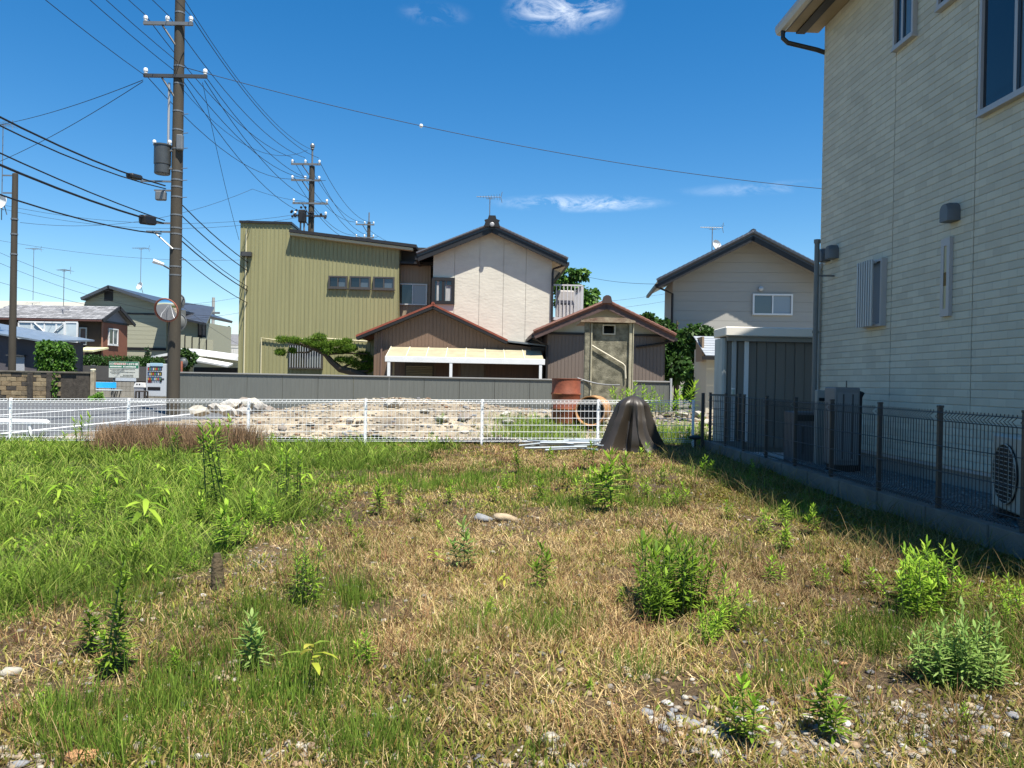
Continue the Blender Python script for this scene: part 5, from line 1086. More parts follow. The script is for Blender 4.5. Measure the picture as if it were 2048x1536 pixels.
    MB(FC.M).bbox(a, b, 0, .7, .04, z1_, .02).build('casing', mat('vending_white', (0.4256, 0.453, 0.4805), .35), g)
    MB(FC.M).bbox(a+.2, b-.15, -.04, -.001, z1_-.13, z1_+.03, .01).build('top_sign', mat('vend_blue', (.3, .45, .55), .4), g)
    cans = [mat('can_%d' % i, c_, .35) for i, c_ in enumerate(((.45, .05, .04), (.06, .12, .3), (.4, .3, .06), (.1, .25, .1), (.5, .5, .5)))]
    for r_ in range(3):
        zb_ = z1_-.36-.26*r_; d = MB(FC.M).box(a+.06, b-.2, -.008, -.001, zb_, zb_+.19).build('display_window', mat('vend_dark%d' % r_, ((.05, .06, .075), (.035, .035, .03), (.04, .09, .16))[r_], .2), g)
        for i in range(8): u = a+.09+i*.088; MB(FC.M).lathe([(.026, zb_+.015), (.026, zb_+.14)], 8, (u+.03, -.036, 0)).build('can', cans[(i*3+r_) % 5], d)
    MB(FC.M).box(a+.08, a+.3, -.012, -.001, .75, .98).build('poster', mat('vend_poster', (.16, .035, .03), .5), g); MB(FC.M).box(a+.08, a+.75, -.012, -.001, .36, .53).build('pickup_slot', M_black, g)
    MB(FC.M).lathe([(.06, 0), (.06, .03)], 12, (b-.25, -.001, .85), (0, -1, 0)).build('coin_return', M_black, g); MB(FC.M).bbox(b-.28, b-.08, -.02, -.001, .92, .99, .006).build('coin_panel', M_dkgrey, g)
    # stool, bin, bench
    t3 = thing('wooden_stool', 'low dark wooden stand in front of the vending machine', 'stool', FC.w(a+.05, -.5, -.06)); dw = mat('dark_wood', (.03, .022, .016), .7)
    MB(FC.M).bbox(a-.2, a+.3, -.75, -.35, .27, .32, .008).build('top', dw, t3)
    for u in (a-.2, a+.24):
        for v in (-.75, -.41): MB(FC.M).box(u, u+.06, v, v+.06, -.06, .27).build('leg', dw, t3)
    t3 = thing('recycling_bin', 'grey plastic bin with white lid and two round holes beside the vending machine', 'bin', FC.w(a-.3, .1, -.06))
    m = MB(FC.M); m.add([(a-.53, -.1, -.06), (a-.1, -.1, -.06), (a-.1, .35, -.06), (a-.53, .35, -.06), (a-.57, -.14, .5), (a-.06, -.14, .5), (a-.06, .39, .5), (a-.57, .39, .5)], [(3, 2, 1, 0), (4, 5, 6, 7), (0, 1, 5, 4), (1, 2, 6, 5), (2, 3, 7, 6), (3, 0, 4, 7)]); m.build('body', mat('bin_grey', (.3, .31, .33), .5), t3)
    MB(FC.M).prism([(a-.59, .501), (a-.03, .501), (a-.08, .72), (a-.5, .74)], -.16, .4).build('lid', M_white, t3)
    for u in (a-.4, a-.27): MB(FC.M).lathe([(.04, 0), (.04, .004)], 12, (u, -.161, .65), (0, -1, 0)).build('hole', M_black, t3)
    FD = Frame(210, 40.2, 0); A = FD.at; a, z1_ = A(186, 764); b, _ = A(236, 764); zs = A(210, 779)[1]
    t3 = thing('park_bench', 'blue-backed street bench with white seat edge in front of the street wall', 'bench', FD.w((a+b)/2, 0, -.06))
    MB(FD.M).bbox(a, b-.1, .0, .05, z1_-.3, z1_, .01).build('backrest', mat('bench_blue', (.02, .33, .68), .4, var=.1), t3); MB(FD.M).bbox(a, b+.25, -.42, -.0, zs-.04, zs, .01).build('seat', mat('bench_pale', (.45, .5, .52), .5), t3)
    for u in (a+.1, b-.15, b+.1):
        for v in (-.38, -.06): MB(FD.M).bar((u, v, -.06), (u+.08, v+.02, zs-.04), .025).build('leg', M_dkgrey, t3)
    for u in (a+.2, b-.4): MB(FD.M).box(u, u+.05, .05, .08, zs-.3, z1_-.05).build('back_support', M_galv, t3)
    # parked car roof showing behind the block wall
    FE = Frame(165, 38.8, 0); A = FE.at; c0, zc_ = A(150, 729); c1, _ = A(184, 742)
    g = thing('parked_car', 'white car mostly hidden behind the block wall, roof and rear window showing', 'car', FE.w(c0-.6, .8, -.06)); x = c0-2.9
    prof = [(0, .25), (4.0, .25), (4.05, .55), (3.9, .85), (3.1, .98), (2.6, zc_-.18), (2.1, zc_-.02), (1.3, zc_), (.7, zc_-.12), (.1, .95), (-.05, .6)]
    MB(FE.M).prism([(x+u-1.0, z) for u, z in prof], 0, 1.6).build('body', mat('car_white', (.72, .73, .74), .2, coat=.6), g)
    MB(FE.M).prism([(x+u-1.0, z) for u, z in ((.35, 1.0), (2.95, 1.0), (2.5, zc_-.22), (2.0, zc_-.1), (1.3, zc_-.09), (.8, zc_-.2))], -.012, -.002).build('side_window', M_glassD, g)
    for u in (.8, 3.2):
        o_ = MB(FE.M).lathe([(.3, 0), (.32, .03), (.32, .17), (.3, .2)], 18, (x+u-1.0, -.03, .25), (0, 1, 0)).build('wheel', mat('tyre', (.02, .02, .02), .8), g)
    # low green plant at wall end
    p = P(192, 797, 33.9); g = thing('wall_weed', 'bright green weed at the foot of the block wall end', 'weed', (p.x, p.y, -.06)); crown('foliage', [(0, 0, .15, .3, .25, .15), (.15, 0, .25, .15, .2, .15)], 500, .09, [(.1, .22, .03), (.15, .3, .04)], leafmat('shrub_leaf'), g)
    # white guard pipe by the road
    a = P(-120, 846, 15.2); b = P(96, 844, 15.2); g = thing('guard_rail', 'white capped guard pipe on short posts at the road edge', 'guard rail', (b.x-1, 15.2, -.06))
    MB().tube([(a.x, 15.2, .2), (b.x-.05, 15.2, .2), (b.x, 15.2, .2), (b.x+.03, 15.2, .2)], [.06, .06, .05, .02], 12).build('pipe', M_white, g)
    for x in (b.x-.35, b.x-1.9): MB().bar((x, 15.2, -.08), (x, 15.2, .17), .04, 8).build('post', M_white, g)
left_street()
# ------------------------------------------------------------------ drums, tarpaulin, pipes, debris
def drums():
    Y = 15.5; c = P(1132, 800, Y); zb = float(rub_z(c.x, Y)); zt = P(1132, 757, Y).z; zb = min(zb, zt-.85); h = zt-zb
    M_rust = mat('rust_red', (.2, .055, .026), .65, var=.3, vs=6, bump=.2)
    t = thing('oil_drum', 'upright rust-red oil drum dented and ribbed behind the white fence', 'drum', (c.x, Y, zb))
    r = .29; pr = [(r, 0)]
    for f in (.33, .66): pr += [(r, h*f-.03), (r+.014, h*f-.008), (r+.014, h*f+.008), (r, h*f+.03)]
    pr += [(r, h-.02), (r+.012, h-.012), (r+.012, h), (r-.02, h), (r-.02, h-.35)]
    m = MB(); m.lathe(pr, 32, (c.x, Y, zb)); o = m.build('barrel', M_rust, t)
    for v in o.data.vertices:
        a = math.atan2(v.co.y, v.co.x); v.co.x *= 1+.015*math.sin(a*3+v.co.z*7); v.co.y *= 1+.015*math.cos(a*2+v.co.z*5)
    smooth_by_angle(o, 35)
    for k in range(2): MB().lathe([(r+.016, 0), (r+.016, .012)], 32, (c.x, Y, zb+h*(.33+.33*k)-.006)).build('hoop', mat('rust_orange', (.42, .16, .06), .7, var=.3, vs=9), t)
    # drum lying on its side, open end to the viewer
    Y = 15.1; c = P(1180, 822, Y); zb = c.z-.29; t = thing('oil_drum', 'rusty drum lying on its side with a dark open end behind the white fence', 'drum', (c.x, Y, zb)); ax = (.28, 1, .0)
    m = MB(); m.lathe([(.27, .5), (.27, .02), (.285, 0), (.30, 0), (.30, .02), (.29, .03), (.29, .27), (.30, .285), (.29, .3), (.29, .56), (.30, .575), (.29, .59), (.29, .85)], 32, c, ax); smooth_by_angle(m.build('barrel', mat('rust_brown', (.36, .19, .08), .7, var=.35, vs=7, bump=.2), t), 35)
    MB().lathe([(.268, .0), (.268, .02)], 24, Vector(c)+Vector(ax).normalized()*.12, ax).build('dark_interior', M_black, t)
drums()
def tarp():
    Y = 12.55; b0 = G(1212, 905, .06); Y = 12.7; c = P(1268, 900, Y); zb = .06; zt = P(1262, 790, Y).z; H = zt-zb
    t = thing('covered_object', 'dark brown tarpaulin draped over a tall object in front of the white fence', 'tarpaulin', (c.x, Y, zb))
    n = 220; rows = 40; V = []; ph = [.4, 1.9, 3.3, 5.0]
    # crease pattern round the drape: ridges (1) and deep valleys (0) at uneven angles
    ks = [(0, .2), (18, .9), (42, .1), (70, .8), (98, .05), (125, 1), (150, .15), (172, .95), (196, .25), (216, 1), (236, .92), (250, .0), (262, .04), (278, .95), (292, .85), (302, 1), (316, .02), (330, .1), (346, 1), (360, .2)]
    def fold(a, f):
        d = math.degrees(a+.12*math.sin(5*f+a)*f) % 360
        for (a0, v0), (a1, v1) in zip(ks[:-1], ks[1:]):
            if a0 <= d <= a1: t_ = (d-a0)/(a1-a0); return v0*(1-t_)+v1*t_
        return .5
    for i in range(rows+1):
        f = i/rows; z = H*(1-f)
        base = .235*math.sin(min(1, f/.2)*math.pi/2)**.7 if f < .2 else .235+.02*min(1, (f-.2)/.3)+.15*((f-.2)/.8)**2.2
        for k in range(n):
            a = 2*math.pi*k/n; amp = .14*min(1, f/.15)+.62*max(0, min(1, (f-.15)/.3))
            v = fold(a, f); r = base*(1+amp*(v-.62)); r += .010*math.sin(9*a+f*9+3*math.sin(5*f))*f
            zz = z
            if f > .9: r *= 1+.18*(f-.9)/.1*(1-v)
            if f == 1: zz = .015
            lean = -.06*f if math.cos(a) < 0 else .12*f**3
            V.append((c.x+r*math.cos(a)*1.08+lean-.05+.02*(1-f), Y+r*math.sin(a)*.9, zb+zz))
    F_ = [(i*n+k, i*n+(k+1) % n, (i+1)*n+(k+1) % n, (i+1)*n+k) for i in range(rows) for k in range(n)]
    F_.append(tuple(range(n))[::-1]); m = MB(); m.add(V, F_); o = m.build('tarp_sheet', mat('tarp_brown', (.034, .027, .02), .42, var=.08, vs=3, bump=.25, bs=7, spec=.45, stretch=(1, 1, .4)), t); smooth_by_angle(o, 30)
    g2 = 'loose edges of the tarpaulin'
    # steel pipes heap
    pm = mat('steel_pipe', (.38, .42, .43), .4, metal=.4, var=.15)
    for i in range(20):
        px = random.uniform(1090, 1195); py = random.uniform(888, 903); p = G(px, py, .08+.012*(i % 6)); a = random.choice((random.gauss(.05, .25), random.gauss(.4, .3), random.gauss(-.4, .25))); L_ = random.uniform(.25, .5)
        d = Vector((math.cos(a), .9*math.sin(a)*random.choice((1, 1, -1)), random.uniform(-.03, .10))).normalized()*L_; p.z = .11+.02*(i % 6)
        tag(MB().bar(p-d, p+d, .018, 8).build('steel_pipe', pm), 'galvanised steel pipe in the loose heap before the white fence', 'pipe', 'heap of steel pipes')
    # small dark pump head beside the kerb
    p = G(1390, 905, .06); q = thing('stand_pipe', 'small dark iron stand with a round top beside the fence corner', 'stand', (p.x, p.y, .05)); MB().lathe([(.05, 0), (.02, .05), (.02, .22), (.1, .24), (.11, .27), (.05, .30)], 12, (p.x, p.y, .05)).build('stand', mat('iron_dark', (.02, .02, .018), .6), q)
tarp()
def rock_mesh(name, seed, mt, flat=.6, sub=1):
    import bmesh
    r_ = random.Random(seed); bm = bmesh.new(); bmesh.ops.create_icosphere(bm, subdivisions=sub, radius=.5)
    for v in bm.verts: v.co *= r_.uniform(.75, 1.15); v.co.z *= flat
    me = bpy.data.meshes.new(name); bm.to_mesh(me); bm.free(); me.materials.append(mt); return me
def rocks():
    rm = [mat('rock%d' % i, c, .85, var=.25, vs=4, bump=.3, bs=12) for i, c in enumerate(((.34, .31, .25), (.28, .26, .23), (.4, .37, .32), (.2, .17, .14)))]
    lib = [rock_mesh('concrete_chunk', 40+i, rm[i % 4], .6, 1) for i in range(8)]
    spots = [(395, 806, 21, .55), (430, 800, 21.5, .6), (462, 806, 21, .7), (487, 800, 21.3, .75), (508, 808, 20.8, .8), (520, 816, 20, .5), (455, 822, 19.5, .6), (540, 822, 19, .4), (400, 824, 20, .5), (487, 824, 19.6, .5),
             (785, 846, 16.5, .42), (930, 861, 15.6, .35), (885, 862, 15.4, .3), (1015, 864, 15.3, .32), (1010, 850, 16, .25), (1140, 865, 15.0, .2), (850, 852, 16, .25), (1225, 845, 15.4, .2), (1290, 805, 18, .35), (1330, 806, 18, .4), (1365, 800, 18.5, .45), (1398, 805, 18, .5), (1412, 826, 16, .35), (1320, 818, 17, .25), (1420, 850, 15.2, .3), (700, 870, 15.2, .2), (620, 874, 15, .2), (565, 878, 14.8, .2), (930, 880, 14.7, .2)]
    lab = ['pale concrete chunk heaped beside the tall pole at the end of the grey wall', 'lump of broken concrete lying on the rubble behind the white fence', 'pale stone at the foot of the concrete hut bushes']
    for i, (px, py, Y, s) in enumerate(spots):
        p = P(px, py, Y); z = float(rub_z(p.x, Y)); k = 0 if i < 10 else (2 if 18 <= i <= 23 else 1)
        o = bpy.data.objects.new('concrete_chunk', lib[i % 8]); C.objects.link(o); zz = max(min(p.z, z+s*.55), z+s*.12) if k == 0 else z+s*.15
        o.location = (p.x, Y, zz); o.scale = (s*random.uniform(.9, 1.4), s, s*random.uniform(.6, 1.1)); o.rotation_euler = (random.uniform(-.3, .3), random.uniform(-.3, .3), random.uniform(0, 6)); tag(o, lab[k], 'stone', ['concrete chunks by the pole', 'concrete lumps on the rubble', 'stones by the hut'][k])
    # countless small debris
    scatter_stones('rubble_debris', 6500, lambda n: (rng.uniform(-7.5, 5.5, n), 14.0+10*rng.random(n)**1.5), rub_z, (.02, .11), [(.3, .26, .19), (.24, .205, .15), (.38, .34, .27), (.12, .10, .075), (.2, .12, .075), (.17, .18, .2)])
def scatter_stones(name, n, posf, zf, size, cols, sink=.25, flat=.55):
    ico = rock_mesh('t', 3, M_conc, 1.0, 1) if False else None
    t = (1+5**.5)/2; iv = np.array([(-1, t, 0), (1, t, 0), (-1, -t, 0), (1, -t, 0), (0, -1, t), (0, 1, t), (0, -1, -t), (0, 1, -t), (t, 0, -1), (t, 0, 1), (-t, 0, -1), (-t, 0, 1)])/math.sqrt(1+t*t)*.5
    fi = np.array([(0, 11, 5), (0, 5, 1), (0, 1, 7), (0, 7, 10), (0, 10, 11), (1, 5, 9), (5, 11, 4), (11, 10, 2), (10, 7, 6), (7, 1, 8), (3, 9, 4), (3, 4, 2), (3, 2, 6), (3, 6, 8), (3, 8, 9), (4, 9, 5), (2, 4, 11), (6, 2, 10), (8, 6, 7), (9, 8, 1)])
    x, y = posf(n); n = len(x); s = size[0]+(size[1]-size[0])*rng.random(n)**3; a = rng.random(n)*6.28
    v = iv[None]*(1+.25*(rng.random((n, 12, 1))-.5))*np.stack([s*(.8+.7*rng.random(n)), s, s*flat*(.7+.6*rng.random(n))], 1)[:, None]
    ca, sa = np.cos(a)[:, None], np.sin(a)[:, None]; X = v[..., 0]*ca-v[..., 1]*sa+x[:, None]; Yv = v[..., 0]*sa+v[..., 1]*ca+y[:, None]; Z = v[..., 2]+(zf(x, y)+s*sink*flat)[:, None]
    V = np.stack([X, Yv, Z], -1).reshape(-1, 3); Fc = (fi[None]+np.arange(n)[:, None, None]*12).reshape(-1, 3)
    me = bpy.data.meshes.new(name); me.vertices.add(len(V)); me.vertices.foreach_set('co', V.astype(np.float32).ravel()); me.loops.add(Fc.size); me.loops.foreach_set('vertex_index', Fc.astype(np.int32).ravel()); me.polygons.add(len(Fc)); me.polygons.foreach_set('loop_start', np.arange(0, Fc.size, 3, dtype=np.int32)); me.update(calc_edges=True)
    c = pick(cols, n)*(.8+.4*rng.random((n, 1))); cc = np.ones((n, 12, 4)); cc[..., :3] = c[:, None]; ca_ = me.color_attributes.new('Col', 'FLOAT_COLOR', 'POINT'); ca_.data.foreach_set('color', cc.astype(np.float32).ravel())
    me.polygons.foreach_set('use_smooth', np.ones(len(Fc), bool)) if flat < .52 else None
    me.materials.append(M_stone); o = bpy.data.objects.new(name, me); C.objects.link(o); o['kind'] = 'stuff'; return o
M_stone = soilmat('stone_mix', .35, 60, .2)
rocks()
# ------------------------------------------------------------------ the weedy lot: soil, grasses, weeds, stones
CMn = np.array(CM)
def proj(x, y, z):
    q = np.stack([x, y, z-EYE], -1) @ CMn; d = -q[..., 2]; d = np.where(d < .05, .05, d)
    return 1024+FPX*q[..., 0]/d, 768-FPX*q[..., 1]/d
def blobs_mask(px, py, E):
    v = np.zeros_like(px)
    for cx, cy, rx, ry in E: v = np.maximum(v, np.exp(-(((px-cx)/rx)**2+((py-cy)/ry)**2)*1.1))
    return v
BY = [800, 885, 920, 960, 1000, 1040, 1080, 1120, 1160, 1200, 1240, 1270, 1600]; BX = [860, 850, 810, 640, 600, 600, 520, 470, 330, 190, 60, -80, -300]
HT = [(930, 962, 310, 22), (150, 1180, 190, 42), (560, 1260, 200, 80), (430, 1420, 260, 90), (130, 1440, 110, 70), (1740, 1280, 110, 42), (1590, 1345, 70, 35), (1960, 1310, 120, 70), (1580, 1032, 60, 20), (690, 1200, 90, 45), (850, 1345, 60, 28), (250, 1500, 220, 45), (720, 930, 120, 20), (600, 1330, 110, 60), (700, 1480, 90, 40), (1110, 1250, 80, 34), (930, 1270, 60, 28), (1260, 1350, 80, 28), (1500, 1240, 80, 28), (1180, 1010, 150, 22), (1330, 1110, 70, 22)]
ST = [(80, 1250, 130, 50), (820, 1085, 210, 55), (1000, 1200, 300, 110), (1390, 1048, 120, 36), (1740, 1118, 150, 36), (1100, 1330, 330, 100), (1150, 928, 220, 22), (900, 930, 120, 16), (560, 1100, 70, 60), (1500, 1180, 200, 70), (1250, 1090, 200, 60), (800, 1300, 120, 60), (180, 1380, 120, 30), (1250, 1460, 160, 60)]
GV = [(1780, 1450, 360, 60), (1000, 1045, 60, 14), (630, 1008, 50, 14), (1400, 1440, 80, 30), (90, 1510, 170, 28), (1600, 1500, 300, 50), (600, 1500, 80, 30), (1000, 1530, 150, 20), (520, 1120, 50, 25)]
MO = [(1490, 992, 110, 24), (1720, 1060, 120, 50), (1950, 1180, 180, 40)]
def zones(x, y):
    z = lot_z(x, y); px, py = proj(x, y, z); nz = fbm(x, y, 1.1, 4)-.5; n2 = fbm(x+40, y+7, 3.5, 3)-.5
    xb = np.interp(py, BY, BX); green = sstep(90, -90, px-xb+260*nz)
    green = np.where(y < 1.5, 0.2, green)
    ht = np.clip(blobs_mask(px, py, HT)+.9*n2+.5*nz-.1, 0, 1); st = np.clip(blobs_mask(px, py, ST)+.5*nz+.3*n2, 0, 1)
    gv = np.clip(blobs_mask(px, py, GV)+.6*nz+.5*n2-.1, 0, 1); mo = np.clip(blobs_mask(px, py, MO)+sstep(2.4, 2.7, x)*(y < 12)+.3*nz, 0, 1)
    return green, ht*(1-.8*green), st*(1-green), gv*(1-green), mo*(1-green)
X, Yg = None, None
nx, ny = 260, 300
xs = np.linspace(-9.75, 3.5, nx); ys = np.concatenate([np.linspace(-4, 2, 20)[:-1], 2+(14.2-2)*np.linspace(0, 1, ny-19)**1.35])
XX, YY = np.meshgrid(xs, ys); ZZ = lot_z(XX, YY); V = np.stack([XX, YY, ZZ], -1).reshape(-1, 3); i = (np.arange(ny-1)[:, None]*nx+np.arange(nx-1)[None]).ravel(); Fc = np.stack([i, i+1, i+nx+1, i+nx], 1)
gr, ht, st, gv, mo = [a[:, None] for a in zones(V[:, 0], V[:, 1])]
col = np.array([[.085, .06, .036]])*np.ones((len(V), 1))
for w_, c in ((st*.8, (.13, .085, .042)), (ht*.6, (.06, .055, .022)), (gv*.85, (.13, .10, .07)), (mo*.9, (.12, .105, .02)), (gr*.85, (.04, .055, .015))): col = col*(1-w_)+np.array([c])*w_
col *= (.75+.5*fbm(V[:, 0], V[:, 1], 7, 3))[:, None]
sheet('lot_soil', V, Fc, soilmat('lot_soil', 1.0, 70, .45), cols=col)
def scatter(n, dens, xlim=(-9.6, 3.3), ylim=(1.6, 13.9), fall=1.0):
    """random ground spots inside the lot, thinning with distance, kept by dens(zones)"""
    out = []; tot = 0
    while tot < n:
        k = 400000; y = ylim[0]+(ylim[1]-ylim[0])*rng.random(k)**1.5; x = rng.uniform(xlim[0], xlim[1], k)
        keep = (np.abs(x) < y*.72+1.6) & (x < curbx(y)-.06) & (rng.random(k) < np.minimum(1, (3.2/y)**fall)); x, y = x[keep], y[keep]
        q = dens(*zones(x, y), x, y); keep = rng.random(len(x)) < q; out.append(np.stack([x[keep], y[keep]], 1)); tot += keep.sum()
        if len(out) > 60: break
    p = np.concatenate(out)[:n]; return p[:, 0], p[:, 1]
def grass(name, xy, L, W, lean, bendk, c0, c1, m, zoff=0.0, prof=(1, .85, .5), wfar=True, label=None, cat=None):
    x, y = xy; n = len(x); base = np.stack([x, y, lot_z(x, y)+zoff-.005], 1); a = rng.random(n)*2*np.pi; h = np.stack([np.cos(a), np.sin(a), np.zeros(n)], 1)
    th = lean*np.abs(rng.normal(size=n)); d = h*np.sin(th)[:, None]+np.array([[0, 0, 1.]])*np.cos(th)[:, None]
    side = unit(np.stack([-np.sin(a+rng.normal(size=n)), np.cos(a+rng.normal(size=n)), np.zeros(n)], 1)); Ls = L[0]+(L[1]-L[0])*rng.random(n); Ws = (W[0]+(W[1]-W[0])*rng.random(n))*np.maximum(1, y/4.5 if wfar else 1)
    bend = h*(bendk*rng.random(n))[:, None]-np.array([[0, 0, 1.]])*(bendk*.45*rng.random(n))[:, None]
    k = (.75+.5*rng.random((n, 1)))*(.55+.9*fbm(x+17, y+3, 1.0, 3))[:, None]; o = blade_mesh(name, base, d, bend, Ls, Ws, side, pick(c0, n)*k, pick(c1, n)*k, prof, m)
    if label: o['label'] = label; o['category'] = cat
    return o
LG = leafmat('grass_leaf', .6, .38, .12); LD = leafmat('dry_leaf', .8, .2, .15)
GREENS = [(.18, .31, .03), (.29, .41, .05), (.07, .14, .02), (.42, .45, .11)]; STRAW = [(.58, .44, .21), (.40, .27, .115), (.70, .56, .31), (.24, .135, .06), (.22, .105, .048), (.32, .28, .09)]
def clumps(centres, m, rad, L, W, c0, c1, mtl, name, spread=.5, bend=.5, label=None, cat=None):
    """tufts: m blades leaning outwards round each centre"""
    cx, cy = centres; k = len(cx); sc_ = np.repeat(.55+.9*rng.random(k), m); x0 = np.repeat(cx, m); y0 = np.repeat(cy, m); a = rng.random(k*m)*6.283; r = rad*sc_*np.sqrt(rng.random(k*m)); x = x0+r*np.cos(a); y = y0+r*np.sin(a); n = k*m
    base = np.stack([x, y, lot_z(x, y)-.006], 1); a2 = a+rng.normal(size=n)*.7; h = np.stack([np.cos(a2), np.sin(a2), 0*a2], 1); th = spread*(.25+r/rad/1.2)*np.abs(rng.normal(size=n)); d = h*np.sin(th)[:, None]+np.array([[0, 0, 1.]])*np.cos(th)[:, None]
    sd = unit(np.stack([-np.sin(a2+rng.normal(size=n)), np.cos(a2+rng.normal(size=n)), 0*a2], 1)); Ls = (L[0]+(L[1]-L[0])*rng.random(n))*sc_; Ws = (W[0]+(W[1]-W[0])*rng.random(n))*np.maximum(1, y/4.5)
    kk = np.repeat(.7+.6*rng.random((k, 1)), m, 0)*(.7+.6*rng.random((n, 1)))*(.6+.8*fbm(x+17, y+3, 1.0, 3))[:, None]; be = h*(bend*rng.random(n))[:, None]-np.array([[0, 0, 1.]])*(bend*.5*rng.random(n))[:, None]
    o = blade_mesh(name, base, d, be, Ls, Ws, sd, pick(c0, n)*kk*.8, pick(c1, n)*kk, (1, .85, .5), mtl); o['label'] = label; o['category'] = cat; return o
def patch(x, y, s, a, b, ox=0): return sstep(a, b, fbm(x+ox, y+ox*.7, s, 3))
shade = lambda x: 1-.93*sstep(2.5, 2.75, x)  # thins straw and weeds across the house shadow so it reads darker
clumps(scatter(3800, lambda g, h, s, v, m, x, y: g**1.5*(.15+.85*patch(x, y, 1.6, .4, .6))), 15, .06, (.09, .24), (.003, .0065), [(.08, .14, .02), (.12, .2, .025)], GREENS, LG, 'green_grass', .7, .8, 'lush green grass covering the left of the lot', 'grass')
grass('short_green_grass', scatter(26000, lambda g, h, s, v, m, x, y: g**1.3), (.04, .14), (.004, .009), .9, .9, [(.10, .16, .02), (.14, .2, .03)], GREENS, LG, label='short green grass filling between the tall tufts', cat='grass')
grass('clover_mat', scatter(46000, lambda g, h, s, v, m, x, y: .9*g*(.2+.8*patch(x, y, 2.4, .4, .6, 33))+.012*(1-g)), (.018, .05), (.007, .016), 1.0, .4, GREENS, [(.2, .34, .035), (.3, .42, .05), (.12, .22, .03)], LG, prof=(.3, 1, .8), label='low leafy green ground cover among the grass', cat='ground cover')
grass('straw_litter', scatter(100000, lambda g, h, s, v, m, x, y: (.8*s+.3*(1-g)+.10)*shade(x)*(1-.75*m)*(.10+.90*patch(x, y, 3.2, .38, .62, 9))), (.02, .065), (.0022, .0044), 1.5, .8, STRAW, STRAW, LD, zoff=.010, label='dry straw-coloured dead grass lying across the lot', cat='dry grass')
clumps(scatter(2300, lambda g, h, s, v, m, x, y: (.9*s**1.5+.12*(1-g))*shade(x)*(.1+.9*patch(x, y, 1.3, .42, .6, 3))), 16, .045, (.035, .09), (.002, .0036), STRAW, STRAW, LD, 'straw_tufts', .9, .9, 'upright tufts of straw-coloured dead grass', 'dry grass')
RUST = [(.22, .11, .05), (.28, .15, .075), (.16, .08, .045)]
clumps(scatter(1100, lambda g, h, s, v, m, x, y: (.5*s+.35*(1-g))*shade(x)*patch(x, y, 1.8, .48, .62, 51)), 12, .05, (.05, .15), (.0025, .0045), RUST, RUST+STRAW[:2], LD, 'russet_weeds', .7, .4, 'russet brown withered weeds among the straw', 'withered weeds')
HTC = [(.07, .13, .02), (.10, .17, .025), (.15, .22, .035)]
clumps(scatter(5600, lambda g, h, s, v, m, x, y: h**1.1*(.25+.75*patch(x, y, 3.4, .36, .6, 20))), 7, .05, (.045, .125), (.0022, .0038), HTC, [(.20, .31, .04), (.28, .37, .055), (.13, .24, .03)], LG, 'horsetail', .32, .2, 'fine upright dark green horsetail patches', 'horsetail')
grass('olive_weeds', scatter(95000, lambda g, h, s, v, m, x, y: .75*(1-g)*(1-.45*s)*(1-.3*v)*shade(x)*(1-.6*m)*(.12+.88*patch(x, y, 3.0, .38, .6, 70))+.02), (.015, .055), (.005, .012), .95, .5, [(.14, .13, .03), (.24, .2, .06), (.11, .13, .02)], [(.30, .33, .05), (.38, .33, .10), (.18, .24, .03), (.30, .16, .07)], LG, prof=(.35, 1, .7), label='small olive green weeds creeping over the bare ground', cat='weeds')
grass('moss', scatter(34000, lambda g, h, s, v, m, x, y: m, xlim=(.5, 3.4)), (.012, .03), (.008, .016), .9, .3, [(.11, .095, .015), (.07, .075, .012)], [(.24, .20, .022), (.15, .15, .016), (.18, .12, .03)], LG, prof=(.6, 1, .8), label='olive moss spread along the kerb', cat='moss')  # real moss, its colour lowered to help darken the house shadow
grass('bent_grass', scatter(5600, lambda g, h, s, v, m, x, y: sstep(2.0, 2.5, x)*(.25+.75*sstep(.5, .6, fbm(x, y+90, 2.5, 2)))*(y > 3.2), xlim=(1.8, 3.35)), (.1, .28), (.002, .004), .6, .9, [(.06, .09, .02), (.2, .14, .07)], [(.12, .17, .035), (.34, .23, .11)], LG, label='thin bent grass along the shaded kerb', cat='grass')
# brown dead stand against the white fence
n = 9000; a = rng.random(n); px = 215+285*a+20*rng.normal(size=n); yv = rng.uniform(11.6, 13.45, n); xv = (px-1024)/FPX*yv
grass('dead_brown_grass', (xv, yv), (.22, .52), (.002, .004), .22, .3, [(.13, .085, .05), (.2, .13, .075)], [(.24, .15, .085), (.33, .21, .11), (.17, .11, .065)], LD, label='tall brown dead grass stand against the white fence', cat='dry grass')
# gravel
scatter_stones('gravel', 6000, lambda n: scatter(n, lambda g, h, s, v, m, x, y: .75*v**1.5+.04*(1-g), ylim=(1.6, 9)), lambda x, y: lot_z(x, y), (.008, .042), [(.22, .19, .14), (.16, .14, .115), (.29, .255, .2), (.11, .11, .115), (.24, .165, .1), (.34, .32, .27)], flat=.5)
# house-side gravel stones
scatter_stones('house_gravel', 2600, lambda n: (lambda y: (curbx(y)+.08+rng.random(n)*(wallx(y)-curbx(y)-.1), y))(rng.uniform(3, 10.4, n)), lambda x, y: x*0+.2, (.015, .045), [(.2, .195, .18), (.27, .265, .25), (.14, .14, .135)], flat=.5)
